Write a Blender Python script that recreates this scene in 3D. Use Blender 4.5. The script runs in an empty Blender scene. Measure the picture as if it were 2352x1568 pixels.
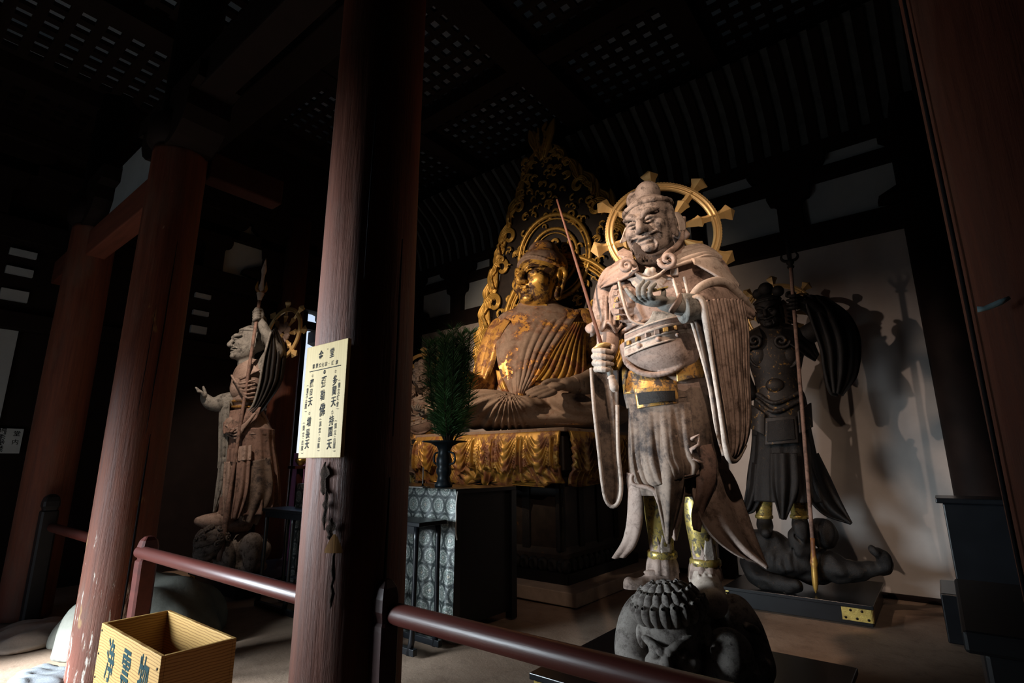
import bpy, math, random
import numpy as np
from mathutils import Vector, Matrix, noise as mnoise

# ------------------------------------------------------------------ camera
H = 1.3
FPX = 1205.8
_pi, _ya, _ro = math.radians(13.018), math.radians(-38.181), math.radians(-.277)
_f = np.array([math.sin(_ya) * math.cos(_pi), math.cos(_ya) * math.cos(_pi), math.sin(_pi)])
_r = np.array([math.cos(_ya), -math.sin(_ya), 0.])
_u = np.cross(_r, _f)
CR = math.cos(_ro) * _r + math.sin(_ro) * _u
CU = -math.sin(_ro) * _r + math.cos(_ro) * _u
scene = bpy.context.scene
col = scene.collection
cd = bpy.data.cameras.new('camera')
cd.sensor_width = 36
cd.lens = FPX / 2352 * 36
cd.clip_start = .02
cam = bpy.data.objects.new('camera', cd)
m = Matrix.Identity(4)
for i in range(3):
    m[i][0] = CR[i]
    m[i][1] = CU[i]
    m[i][2] = -_f[i]
m[2][3] = H
cam.matrix_world = m
col.objects.link(cam)
scene.camera = cam
vs = scene.view_settings
vs.view_transform = 'Standard'
vs.look = 'None'
vs.gamma = 1
vs.use_curve_mapping = False
vs.exposure = 0.0

# ------------------------------------------------------------------ world: pale daylight sky outside the hall
world = bpy.data.worlds.new('sky')
scene.world = world
world.use_nodes = True
wn = world.node_tree
bg = wn.nodes['Background']
tc = wn.nodes.new('ShaderNodeTexCoord')
sx = wn.nodes.new('ShaderNodeSeparateXYZ')
wn.links.new(tc.outputs['Generated'], sx.inputs[0])
rp = wn.nodes.new('ShaderNodeValToRGB')
rp.color_ramp.elements[0].position = .12
rp.color_ramp.elements[0].color = (.86, .93, 1, 1)
rp.color_ramp.elements[1].position = .5
rp.color_ramp.elements[1].color = (.16, .42, .9, 1)
wn.links.new(sx.outputs['Z'], rp.inputs[0])
wn.links.new(rp.outputs[0], bg.inputs['Color'])
bg.inputs['Strength'].default_value = 1.0


def light(name, kind, loc, aim, power, color, size=.05, angle=60, blend=.4, sy=None):
    d = bpy.data.lights.new(name, kind)
    d.energy = power
    d.color = color
    if kind == 'SPOT':
        d.shadow_soft_size = size
        d.spot_size = math.radians(angle)
        d.spot_blend = blend
    elif kind == 'AREA':
        d.size = size
        if sy:
            d.shape = 'RECTANGLE'
            d.size_y = sy
    else:
        d.shadow_soft_size = size
    o = bpy.data.objects.new(name, d)
    o.location = loc
    o.rotation_euler = (Vector(aim) - Vector(loc)).to_track_quat('-Z', 'Y').to_euler()
    col.objects.link(o)
    return o


WARM = (1, .70, .48)
DAY = (.80, .92, 1)
light('front_spot', 'SPOT', (-1.95, 1.62, 3.15), (-1.12, 3.0, 2.2), 215, (1, .73, .55), .03, 62, 1.)
light('over_spot', 'SPOT', (-.1, .75, 3.3), (-1.12, 3.0, 2.15), 145, (1, .73, .55), .04, 54, 1.)
light('side_spot', 'SPOT', (-4.0, 1.75, 3.8), (-.85, 6.2, 1.55), 235, (1, .74, .60), .03, 38, .9)
light('altar_spot', 'SPOT', (-4.75, 1.75, 3.55), (-4.45, 5.2, 2.7), 680, WARM, .04, 70, 1.)
light('west_spot', 'SPOT', (-5.0, 1.5, 3.7), (-6.4, 3.0, 1.9), 210, (1, .78, .62), .04, 50, .6)
d_ = light('door_daylight', 'AREA', (-4.9, -1.6, 1.1), (-3.2, 1.5, -.35), 80, DAY, 1.5, sy=1.7)
d_.data.spread = math.radians(60)
d_ = light('door_skylight', 'AREA', (-5.3, -1.6, 1.45), (-1.95, 1.4, 1.6), 18, DAY, .7, sy=.9)
d_.data.spread = math.radians(27)
light('door_sun', 'SPOT', (-5.5, -3.4, 2.3), (-4.8, .85, 0), 8500, (.84, .93, 1), .06, 14, 1.)
light('lattice_fill', 'AREA', (-3.6, 4.5, 6.47), (-3.6, 4.5, 8), .38, (.7, .88, 1), 7.5, sy=4.2)  # added fill, no source in the hall: brightens the boards above the lattice
light('aisle_lattice_fill', 'AREA', (-3.6, .3, 5.37), (-3.6, .3, 8), .8, (.7, .88, 1), 8, sy=3.2)  # unseen fill added above the aisle lattice so its boards show


# ------------------------------------------------------------------ picture helpers
def ray(x, y):
    return (x - 1176) / FPX * CR - (y - 784) / FPX * CU + _f


def at(x, y, X=None, Y=None, Z=None):
    d = ray(x, y)
    if X is not None:
        t = X / d[0]
    elif Y is not None:
        t = Y / d[1]
    else:
        t = (Z - H) / d[2]
    return np.array([0, 0, H]) + t * d


class Canvas:
    """A local frame standing at a thing's foot: x to the image's right, y away from the camera, z up."""

    def __init__(s, ax, ay, z0=0.):
        s.o = np.array([ax, ay, z0])
        n = math.hypot(ax, ay)
        s.w = np.array([ax / n, ay / n, 0])
        s.u = np.array([s.w[1], -s.w[0], 0])
        s.ang = math.atan2(s.u[1], s.u[0])

    def p(s, x, y, d=0.):
        r = ray(x, y)
        c = np.array([0, 0, H])
        t = ((s.o - c) @ s.w - d) / (r @ s.w)
        q = c + t * r - s.o
        return np.array([q @ s.u, q @ s.w, q[2]])

    def ps(s, pts):
        return np.array([s.p(*q) for q in pts])

    def ppm(s, x, y, d=0.):
        """metres per picture pixel at that place"""
        a = s.p(x - 50, y, d)
        b = s.p(x + 50, y, d)
        return np.linalg.norm(a - b) / 100


# ------------------------------------------------------------------ mesh helpers
def mesh_np(name, V, Q=None, T=None, smooth=True):
    V = np.asarray(V, np.float32)
    me = bpy.data.meshes.new(name)
    Q = np.zeros((0, 4), np.int32) if Q is None or len(Q) == 0 else np.asarray(Q, np.int32)
    T = np.zeros((0, 3), np.int32) if T is None or len(T) == 0 else np.asarray(T, np.int32)
    nq, nt = len(Q), len(T)
    me.vertices.add(len(V))
    me.vertices.foreach_set('co', V.ravel())
    me.loops.add(nq * 4 + nt * 3)
    me.loops.foreach_set('vertex_index', np.concatenate([Q.ravel(), T.ravel()]))
    me.polygons.add(nq + nt)
    me.polygons.foreach_set('loop_start', np.concatenate([np.arange(nq) * 4, nq * 4 + np.arange(nt) * 3]).astype(np.int32))
    me.polygons.foreach_set('use_smooth', np.full(nq + nt, smooth, bool))
    me.update(calc_edges=True)
    return me


class MB:
    """collects shapes for one mesh"""

    def __init__(s):
        s.V, s.Q, s.T, s.n = [], [], [], 0

    def add(s, V, Q=(), T=()):
        V = np.asarray(V, float)
        s.V.append(V)
        if len(Q):
            s.Q.append(np.asarray(Q) + s.n)
        if len(T):
            s.T.append(np.asarray(T) + s.n)
        s.n += len(V)
        return s

    def box(s, c, h, rz=0, R=None, taper=1.):
        v = np.array([[x, y, z] for z in (-1, 1) for y in (-1, 1) for x in (-1, 1)], float) * np.array(h)
        v[4:, :2] *= taper
        if R is None:
            cz, sz = math.cos(rz), math.sin(rz)
            R = np.array([[cz, -sz, 0], [sz, cz, 0], [0, 0, 1]])
        return s.add(v @ R.T + np.array(c), [(0, 2, 3, 1), (4, 5, 7, 6), (0, 1, 5, 4), (2, 6, 7, 3), (0, 4, 6, 2), (1, 3, 7, 5)])

    def rings(s, P, closed=True, cap=True):
        P = np.asarray(P, float)
        m_, n = P.shape[:2]
        i = np.arange(m_ - 1)[:, None]
        j = np.arange(n if closed else n - 1)[None]
        k = (j + 1) % n
        q = np.stack([i * n + j, i * n + k, (i + 1) * n + k, (i + 1) * n + j], -1).reshape(-1, 4)
        V = P.reshape(-1, 3)
        T = []
        if cap and closed:
            V = np.vstack([V, P[0].mean(0), P[-1].mean(0)])
            a, b = m_ * n, m_ * n + 1
            jj = np.arange(n)
            T = np.vstack([np.stack([np.full(n, a), (jj + 1) % n, jj], 1),
                           np.stack([np.full(n, b), (m_ - 1) * n + jj, (m_ - 1) * n + (jj + 1) % n], 1)])
        return s.add(V, q, T)

    def lathe(s, prof, c=(0, 0, 0), n=24, R=None):
        a = np.linspace(0, 2 * math.pi, n, endpoint=False)
        P = np.array([[[r * math.cos(t), r * math.sin(t), z] for t in a] for r, z in prof])
        if R is not None:
            P = P @ np.asarray(R).T
        return s.rings(P + np.array(c))

    def tube(s, pts, rad, n=10, flat=1.):
        pts = np.asarray(pts, float)
        rad = np.atleast_1d(np.asarray(rad, float))
        rad = np.interp(np.linspace(0, 1, len(pts)), np.linspace(0, 1, len(rad)), rad) if len(rad) > 1 else np.full(len(pts), rad[0])
        t = np.gradient(pts, axis=0)
        t /= np.linalg.norm(t, axis=1)[:, None] + 1e-9
        ref = np.array([0, 0, 1.]) if abs(t[0][2]) < .8 else np.array([0, 1., 0])
        P = []
        a = np.linspace(0, 2 * math.pi, n, endpoint=False)
        for p, d, r in zip(pts, t, rad):
            x = np.cross(ref, d)
            x /= np.linalg.norm(x) + 1e-9
            y = np.cross(d, x)
            ref = np.cross(d, x) if abs(d @ ref) > .9 else ref
            P.append(p + r * (np.cos(a)[:, None] * x + flat * np.sin(a)[:, None] * y))
        return s.rings(np.array(P))

    def get(s):
        V = np.vstack(s.V)
        Q = np.vstack(s.Q) if s.Q else None
        T = np.vstack(s.T) if s.T else None
        return V, Q, T

    def mesh(s, name, smooth=True):
        return mesh_np(name, *s.get(), smooth=smooth)

    def build(s, name, mat, parent=None, smooth=True, loc=None, rz=0, bevel=0):
        o = obj(name, s.mesh(name, smooth), mat, parent)
        if loc is not None:
            o.location = loc
            o.rotation_euler.z = rz
        if bevel:
            b = o.modifiers.new('edge', 'BEVEL')
            b.width = bevel
            b.segments = 2
            b.limit_method = 'ANGLE'
        return o


def obj(name, me, mat, parent=None):
    o = bpy.data.objects.new(name, me)
    if mat is not None and not me.materials:
        me.materials.append(M[mat] if isinstance(mat, str) else mat)
    col.objects.link(o)
    o.parent = parent
    return o


def tag(o, label=None, cat=None, group=None, kind=None):
    for k, v in (('label', label), ('category', cat), ('group', group), ('kind', kind)):
        if v:
            o[k] = v
    return o


def thing(name, label, cat, loc=(0, 0, 0), rz=0, group=None):
    o = bpy.data.objects.new(name, None)
    o.empty_display_size = .1
    col.objects.link(o)
    o.location = loc
    o.rotation_euler.z = rz
    return tag(o, label, cat, group)


def copy_tree(o, parent=None):
    c = o.copy()
    col.objects.link(c)
    c.parent = parent
    for ch in list(o.children):
        copy_tree(ch, c)
    return c


def spline(pts, n):
    """Catmull-Rom through the points, n samples"""
    P = np.asarray(pts, float)
    if len(P) == 2:
        t = np.linspace(0, 1, n)[:, None]
        return P[0] * (1 - t) + P[1] * t
    E_ = np.vstack([2 * P[0] - P[1], P, 2 * P[-1] - P[-2]])
    seg = np.linalg.norm(np.diff(P, axis=0), axis=1) + 1e-9
    cum = np.concatenate([[0], np.cumsum(seg)])
    s_ = np.linspace(0, cum[-1], n)
    i = np.clip(np.searchsorted(cum, s_, 'right') - 1, 0, len(P) - 2)
    t = ((s_ - cum[i]) / seg[i])[:, None]
    a, b, c, d = E_[i], E_[i + 1], E_[i + 2], E_[i + 3]
    return .5 * (2 * b + (c - a) * t + (2 * a - 5 * b + 4 * c - d) * t ** 2 + (3 * b - a - 3 * c + d) * t ** 3)


def sheet(L, R_, n=40, m_=24, disp=None, thick=.012, dirn=(0, -1, 0)):
    """cloth between two edge curves (local points); disp(s,t)->metres along dirn; returns V,Q of a closed slab"""
    L, R_ = spline(L, n), spline(R_, n)
    t = np.linspace(0, 1, m_)[None, :, None]
    P = L[:, None] * (1 - t) + R_[:, None] * t
    if disp is not None:
        S, Tt = np.meshgrid(np.linspace(0, 1, n), np.linspace(0, 1, m_), indexing='ij')
        P = P + disp(S, Tt)[..., None] * np.array(dirn)
    gu = np.gradient(P, axis=0)
    gv = np.gradient(P, axis=1)
    N = np.cross(gv, gu)
    N /= np.linalg.norm(N, axis=2)[..., None] + 1e-9
    ring = np.concatenate([P + N * thick / 2, (P - N * thick / 2)[:, ::-1]], axis=1)
    return ring


# ------------------------------------------------------------------ signed-distance sculpting
class SDF:
    def __init__(s, lo, hi, h):
        s.lo = np.array(lo, float)
        s.h = h
        n = np.ceil((np.array(hi, float) - s.lo) / h).astype(int) + 1
        s.d = np.full(n, 1., np.float32)
        s.ax = [(s.lo[i] + h * np.arange(n[i])).astype(np.float32) for i in range(3)]

    def put(s, fn, lo, hi, k=.01, op='+'):
        pad = k + 2 * s.h
        sl = []
        for i in range(3):
            a = max(0, int((lo[i] - pad - s.lo[i]) / s.h))
            b = min(len(s.ax[i]), int((hi[i] + pad - s.lo[i]) / s.h) + 2)
            if b <= a:
                return s
            sl.append(slice(a, b))
        X = s.ax[0][sl[0]][:, None, None]
        Y = s.ax[1][sl[1]][None, :, None]
        Z = s.ax[2][sl[2]][None, None, :]
        v = fn(X, Y, Z).astype(np.float32)
        D = s.d[tuple(sl)]
        k = max(k, 1e-5)
        if op == '+':
            h_ = np.clip(.5 + .5 * (v - D) / k, 0, 1)
            s.d[tuple(sl)] = v * (1 - h_) + D * h_ - k * h_ * (1 - h_)
        else:
            E_ = -D
            h_ = np.clip(.5 + .5 * (v - E_) / k, 0, 1)
            s.d[tuple(sl)] = -(v * (1 - h_) + E_ * h_ - k * h_ * (1 - h_))
        return s

    def cap(s, a, b, ra, rb=None, k=.01, op='+'):
        a, b = np.array(a, float), np.array(b, float)
        rb = ra if rb is None else rb
        ba = b - a
        L2 = max(ba @ ba, 1e-9)
        r = max(ra, rb)

        def fn(X, Y, Z):
            x, y, z = X - a[0], Y - a[1], Z - a[2]
            t = np.clip((x * ba[0] + y * ba[1] + z * ba[2]) / L2, 0, 1)
            return np.sqrt((x - ba[0] * t) ** 2 + (y - ba[1] * t) ** 2 + (z - ba[2] * t) ** 2) - (ra + (rb - ra) * t)
        return s.put(fn, np.minimum(a, b) - r, np.maximum(a, b) + r, k, op)

    def tube(s, pts, rad, k=.01, op='+', n=None):
        P = spline(pts, n) if n else np.asarray(pts, float)
        r = np.interp(np.linspace(0, 1, len(P)), np.linspace(0, 1, len(np.atleast_1d(rad))), np.atleast_1d(rad))
        for i in range(len(P) - 1):
            s.cap(P[i], P[i + 1], r[i], r[i + 1], k, op)
        return s

    def ell(s, c, r, R=None, k=.01, op='+'):
        c, r = np.array(c, float), np.array(r, float)
        R = np.eye(3) if R is None else np.asarray(R)
        ext = np.sqrt(((R * r) ** 2).sum(1))

        def fn(X, Y, Z):
            x, y, z = X - c[0], Y - c[1], Z - c[2]
            q = [(x * R[0, i] + y * R[1, i] + z * R[2, i]) / r[i] for i in range(3)]
            n = np.sqrt(q[0] ** 2 + q[1] ** 2 + q[2] ** 2)
            g = np.sqrt((q[0] / r[0]) ** 2 + (q[1] / r[1]) ** 2 + (q[2] / r[2]) ** 2) + 1e-6
            return n * (n - 1) / g
        return s.put(fn, c - ext, c + ext, k, op)

    def box(s, c, hf, R=None, rnd=.01, k=.01, op='+'):
        c, hf = np.array(c, float), np.array(hf, float)
        R = np.eye(3) if R is None else np.asarray(R)
        ext = np.abs(R) @ hf

        def fn(X, Y, Z):
            x, y, z = X - c[0], Y - c[1], Z - c[2]
            q = [np.abs(x * R[0, i] + y * R[1, i] + z * R[2, i]) - hf[i] + rnd for i in range(3)]
            o = np.sqrt(np.maximum(q[0], 0) ** 2 + np.maximum(q[1], 0) ** 2 + np.maximum(q[2], 0) ** 2)
            return o + np.minimum(np.maximum(np.maximum(q[0], q[1]), q[2]), 0) - rnd
        return s.put(fn, c - ext, c + ext, k, op)

    def net(s):
        d = s.d
        n = np.array(d.shape)
        neg = d < 0
        c8 = [(i, j, k) for i in (0, 1) for j in (0, 1) for k in (0, 1)]
        cnt = np.zeros(n - 1, np.int8)
        for i, j, k in c8:
            cnt += neg[i:n[0] - 1 + i, j:n[1] - 1 + j, k:n[2] - 1 + k]
        act = (cnt > 0) & (cnt < 8)
        I = np.argwhere(act)
        val = np.stack([d[I[:, 0] + i, I[:, 1] + j, I[:, 2] + k] for i, j, k in c8], 1)
        P = np.zeros((len(I), 3), np.float32)
        w = np.zeros(len(I), np.float32)
        cc = np.array(c8, np.float32)
        for a in range(8):
            for b in range(a + 1, 8):
                if np.abs(cc[a] - cc[b]).sum() != 1:
                    continue
                va, vb = val[:, a], val[:, b]
                mk = (va < 0) != (vb < 0)
                t = np.where(mk, va / np.where(mk, va - vb, 1), 0)
                P += np.where(mk[:, None], cc[a] + t[:, None] * (cc[b] - cc[a]), 0)
                w += mk
        V = s.lo + s.h * (I + P / w[:, None])
        idx = np.full(n - 1, -1, np.int32)
        idx[act] = np.arange(len(I))
        Q = []
        for ax in range(3):
            u, v = (ax + 1) % 3, (ax + 2) % 3
            sl = [slice(1, -1)] * 3
            sl[ax] = slice(0, -1)
            sl2 = list(sl)
            sl2[ax] = slice(1, None)
            a, b = neg[tuple(sl)], neg[tuple(sl2)]
            E_ = np.argwhere(a != b)
            if not len(E_):
                continue
            flip = a[tuple(E_.T)]
            E_ = E_ + 1
            E_[:, ax] -= 1
            q = []
            for du, dv in ((1, 1), (0, 1), (0, 0), (1, 0)):
                e = E_.copy()
                e[:, u] -= du
                e[:, v] -= dv
                q.append(idx[tuple(e.T)])
            q = np.stack(q, 1)
            q[~flip] = q[~flip][:, ::-1]
            Q.append(q[(q >= 0).all(1)])
        return V, np.vstack(Q)

    def smooth_noise(s, amp, scale, seed=0):
        rng = np.random.RandomState(seed)
        X, Y, Z = s.ax[0][:, None, None], s.ax[1][None, :, None], s.ax[2][None, None, :]
        for _ in range(5):
            k = rng.randn(3) * 2 * math.pi / scale
            s.d += (amp * .4 * np.sin(k[0] * X + k[1] * Y + k[2] * Z + rng.rand() * 6)).astype(np.float32)
        return s

    def build(s, name, mat, parent=None):
        V, Q = s.net()
        return obj(name, mesh_np(name, V, Q), mat, parent)


def rotm(yaw=0, pitch=0, roll=0):
    """degrees; yaw about z (turning +y side), pitch about x, roll about y"""
    a, b, c = map(math.radians, (yaw, pitch, roll))
    Rz = np.array([[math.cos(a), -math.sin(a), 0], [math.sin(a), math.cos(a), 0], [0, 0, 1]])
    Rx = np.array([[1, 0, 0], [0, math.cos(b), -math.sin(b)], [0, math.sin(b), math.cos(b)]])
    Ry = np.array([[math.cos(c), 0, math.sin(c)], [0, 1, 0], [-math.sin(c), 0, math.cos(c)]])
    return Ry @ Rz @ Rx
# ------------------------------------------------------------------ materials
M = {}


class NT:
    def __init__(s, name):
        s.m = bpy.data.materials.new(name)
        s.m.use_nodes = True
        s.t = s.m.node_tree
        s.b = s.t.nodes['Principled BSDF']
        M[name] = s.m

    def n(s, kind, **kw):
        o = s.t.nodes.new('ShaderNode' + kind)
        for k, v in kw.items():
            setattr(o, k, v)
        return o

    def l(s, a, b):
        s.t.links.new(a, b)

    def co(s, scale=(1, 1, 1), space='Object'):
        c = s.n('TexCoord')
        mp = s.n('Mapping')
        mp.inputs['Scale'].default_value = scale
        s.l(c.outputs[space], mp.inputs[0])
        return mp.outputs[0]

    def noise(s, vec, scale, detail=6, rough=.6, dist=0):
        o = s.n('TexNoise')
        o.inputs['Scale'].default_value = scale
        o.inputs['Detail'].default_value = detail
        o.inputs['Roughness'].default_value = rough
        o.inputs['Distortion'].default_value = dist
        s.l(vec, o.inputs['Vector'])
        return o.outputs['Fac']

    def ramp(s, fac, stops):
        o = s.n('ValToRGB')
        cr = o.color_ramp
        while len(cr.elements) < len(stops):
            cr.elements.new(.5)
        for e, (p, c) in zip(cr.elements, stops):
            e.position = p
            c = c if isinstance(c, (tuple, list)) else (c, c, c)
            e.color = (*c, 1)
        s.l(fac, o.inputs[0])
        return o.outputs[0]

    def mix(s, fac, a, b, mode='MIX'):
        o = s.n('Mix', data_type='RGBA', blend_type=mode)
        for sock, v in ((o.inputs[0], fac), (o.inputs[6], a), (o.inputs[7], b)):
            if isinstance(v, (int, float)):
                sock.default_value = v
            elif isinstance(v, tuple):
                sock.default_value = (*v, 1)
            else:
                s.l(v, sock)
        return o.outputs[2]

    def math(s, op, a, b=None, c=None):
        o = s.n('Math', operation=op)
        for i, v in enumerate((a, b, c)):
            if v is None:
                continue
            if isinstance(v, (int, float)):
                o.inputs[i].default_value = v
            else:
                s.l(v, o.inputs[i])
        return o.outputs[0]

    def bump(s, h, strength=.4, dist=.01):
        o = s.n('Bump')
        o.inputs['Strength'].default_value = strength
        o.inputs['Distance'].default_value = dist
        s.l(h, o.inputs['Height'])
        s.l(o.outputs[0], s.b.inputs['Normal'])

    def out(s, color=None, rough=None, metal=None, spec=None):
        for k, v in (('Base Color', color), ('Roughness', rough), ('Metallic', metal), ('Specular IOR Level', spec)):
            if v is None:
                continue
            if isinstance(v, (int, float)):
                s.b.inputs[k].default_value = v
            elif isinstance(v, tuple):
                s.b.inputs[k].default_value = (*v, 1)
            else:
                s.l(v, s.b.inputs[k])
        return s.m


def aged(name, c1, c2, c3, scale=6, rough=.75, bump=.5, stain=(.46, .62), spec=.3):
    """worn painted wood: two tones, dark stains with shapes of their own, fine relief"""
    t = NT(name)
    v = t.co()
    a = t.noise(v, scale, 8, .65)
    b = t.noise(v, scale * 2.1, 9, .72, .1)
    c = t.mix(t.ramp(a, [(.35, 0.), (.65, 1.)]), c1, c2)
    c = t.mix(t.ramp(b, [(stain[0], 0.), (stain[1], 1.)]), c, c3)
    fine = t.noise(v, scale * 11, 6, .75)
    c = t.mix(t.ramp(fine, [(.52, 0.), (.68, .55)]), c, tuple(x * 1.1 for x in c3))
    t.bump(t.mix(.5, fine, b), bump, .008)
    return t.out(c, rough, 0., spec)


def gilt(name, gold, base, scale=14, cover=.5, metal=.85, rough=.35, base_rough=.6, bump=.35):
    """gold leaf flaking off a darker ground"""
    t = NT(name)
    v = t.co()
    a = t.noise(v, scale, 9, .7, .3)
    k = t.ramp(a, [(1 - cover - .06, 0.), (1 - cover + .04, 1.)])
    tone = t.mix(t.noise(v, scale * .4, 4), tuple(g * .55 for g in gold), gold)
    ground = t.mix(t.ramp(t.noise(v, scale * 1.7, 6), [(.35, 0.), (.65, 1.)]), base, tuple(g * 2.2 for g in base))
    c = t.mix(k, ground, tone)
    kk = t.n('RGBToBW')
    t.l(k, kk.inputs[0])
    t.bump(t.mix(.4, a, t.noise(v, scale * 6, 4)), bump, .005)
    return t.out(c, t.math('MULTIPLY_ADD', kk.outputs[0], rough - base_rough, base_rough), t.math('MULTIPLY', kk.outputs[0], metal))


def red_pillar(name, lo=0., flake=0.):
    t = NT(name)
    v = t.co((1, 1, .07))
    v2 = t.co((1, 1, .35))
    g = t.noise(v, 22, 8, .7, .3)
    c = t.mix(t.ramp(g, [(.3, 0.), (.7, 1.)]), (.085, .024, .013), (.20, .064, .036))
    gr = t.noise(v2, 2.2, 6, .6)
    c = t.mix(t.ramp(gr, [(.5, 0.), (.68, .75)]), c, (.145, .098, .076))
    c = t.mix(t.ramp(t.noise(v2, 1.3, 4), [(.55, 0.), (.62, .6)]), c, (.19, .042, .022))
    if flake:
        sp = t.n('SeparateXYZ')
        tcx = t.n('TexCoord')
        t.l(tcx.outputs['Object'], sp.inputs[0])
        hgt = t.ramp(t.math('MULTIPLY_ADD', sp.outputs['Z'], .5, 0.), [(.05, 1.), (.62, 0.)])
        bw = t.n('RGBToBW')
        t.l(hgt, bw.inputs[0])
        fl = t.noise(t.co((1, 1, .16)), 26, 7, .7, .2)
        k = t.math('ADD', fl, t.math('MULTIPLY', bw.outputs[0], .17))
        c = t.mix(t.ramp(k, [(.70, 0.), (.76, .9)]), c, (.72, .68, .6))
        k2 = t.math('ADD', t.noise(v2, 7, 4), t.math('MULTIPLY', bw.outputs[0], .02))
        c = t.mix(t.ramp(k2, [(.66, 0.), (.72, .5)]), c, (.5, .36, .14))
    hgt2 = t.mix(.45, t.noise(t.co((1, 1, .05)), 60, 6, .7), t.noise(v2, 9, 6))
    t.bump(hgt2, .7, .012)
    return t.out(c, t.ramp(g, [(.3, .5), (.7, .75)]), 0., .35)


def plain(name, c, rough=.6, metal=0., spec=.3, var=.25, scale=8, bump=.15, stretch=(1, 1, 1)):
    t = NT(name)
    v = t.co(stretch)
    a = t.noise(v, scale, 6)
    k = t.mix(t.ramp(a, [(.3, 0.), (.7, 1.)]), tuple(x * (1 - var) for x in c), tuple(min(1, x * (1 + var)) for x in c))
    if bump:
        t.bump(t.noise(v, scale * 8, 4), bump, .004)
    return t.out(k, rough, metal, spec)


red_pillar('pillar_red')
red_pillar('pillar_worn', flake=1.)
plain('rail_red', (.085, .018, .013), .40, spec=.6, scale=5, stretch=(.3, 4, 4), bump=.1)
plain('post_dark', (.04, .010, .008), .5, scale=6)
plain('beam_dark', (.012, .007, .006), .75, spec=.2, scale=5)
plain('beam_red_shaded', (.06, .02, .013), .75, spec=.2, scale=5)  # darker copy of the red beam, shade of the stub put into its colour
plain('beam_red', (.16, .05, .03), .7, scale=5, stretch=(.3, 3, 3))
plain('lacquer', (.006, .007, .009), .28, spec=.5, scale=6, bump=.05)
plain('lacquer_dull', (.010, .010, .011), .5, spec=.35, scale=6, bump=.1)
plain('plaster', (.54, .50, .47), .85, spec=.1, var=.12, scale=2.2, bump=.1)
plain('plaster_blue', (.40, .45, .47), .85, spec=.1, var=.1, scale=2.5, bump=.1)
plain('lattice_back', (.80, .84, .86), .9, spec=.1, var=.15, scale=1.1, bump=0)
plain('stone_step', (.44, .34, .27), .8, spec=.2, var=.2, scale=5, bump=.5)
plain('stone_grey', (.36, .34, .30), .8, spec=.2, var=.3, scale=9, bump=.7)
plain('stone_mound', (.17, .17, .145), .85, spec=.15, var=.3, scale=5, bump=.4)
plain('stone_dark', (.15, .16, .17), .8, spec=.2, var=.3, scale=14, bump=.5)
plain('iron', (.10, .05, .035), .6, metal=.4)
plain('ink', (.010, .010, .012), .7, spec=.1, var=.1, bump=0)
plain('ink_green', (.012, .04, .045), .7, spec=.1, var=.2, bump=0)
plain('paper', (.52, .58, .6), .8, spec=.1, var=.06, bump=0)
plain('brass', (.83, .56, .17), .32, metal=.9, spec=.5, scale=18, var=.4, bump=.25)
plain('purple', (.62, .30, .62), .8, spec=.1, var=.08, stretch=(9, 9, .6))
plain('white_cloth', (.7, .68, .64), .85, spec=.1, var=.1)
plain('bronze_dark', (.016, .026, .033), .38, spec=.5, scale=8, metal=.3)
plain('nail', (.02, .016, .012), .5, metal=.5, bump=0)
plain('pine', (.075, .19, .065), .55, spec=.4, var=.6, scale=9, bump=0)
plain('pine_stem', (.05, .035, .02), .8)
aged('statue_wood', (.43, .32, .265), (.29, .205, .165), (.085, .055, .042), 5, .72, .6, (.50, .66))
aged('statue_face', (.30, .245, .21), (.19, .15, .125), (.05, .038, .032), 9, .72, .8, (.48, .60))
aged('beard_dark', (.05, .035, .028), (.03, .02, .016), (.12, .09, .07), 22, .8, .9, (.56, .66))
plain('worn_wood', (.035, .02, .013), .9, spec=.15, var=.5, scale=30, bump=.8)
plain('sword_rust', (.11, .045, .028), .6, spec=.3, var=.4, scale=14)
aged('statue_pale', (.56, .47, .40), (.42, .33, .27), (.13, .09, .07), 5, .72, .5, (.54, .70))
aged('statue_red', (.32, .205, .16), (.21, .13, .105), (.07, .05, .04), 6, .75, .6, (.5, .66))
aged('statue_grey', (.30, .29, .26), (.21, .20, .18), (.05, .045, .04), 7, .75, .6, (.5, .66))
aged('statue_skirt', (.27, .20, .155), (.15, .108, .082), (.045, .035, .032), 4, .75, .6, (.46, .62))
aged('demon_wood', (.30, .265, .235), (.20, .17, .15), (.05, .035, .03), 8, .75, .8, (.48, .64))
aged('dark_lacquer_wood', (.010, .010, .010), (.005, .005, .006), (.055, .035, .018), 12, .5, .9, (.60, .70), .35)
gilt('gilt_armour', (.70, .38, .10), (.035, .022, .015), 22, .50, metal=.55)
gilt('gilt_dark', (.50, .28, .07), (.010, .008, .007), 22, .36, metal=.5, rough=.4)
gilt('gilt_halo', (.95, .64, .26), (.46, .26, .09), 9, .72, metal=.30, rough=.38)
gilt('gilt_leg', (.60, .44, .12), (.04, .03, .015), 30, .52, metal=.6)
gilt('gilt_flame', (.78, .50, .12), (.05, .028, .012), 9, .60, metal=.5, rough=.4)
gilt('gilt_hem', (.58, .35, .075), (.11, .042, .015), 6, .50, metal=.45, rough=.42)
gilt('buddha_skin', (.80, .46, .13), (.11, .05, .022), 9, .50, metal=.35, rough=.40)
gilt('buddha_face', (.90, .56, .13), (.034, .016, .008), 6.5, .49, metal=.35, rough=.38)


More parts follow.
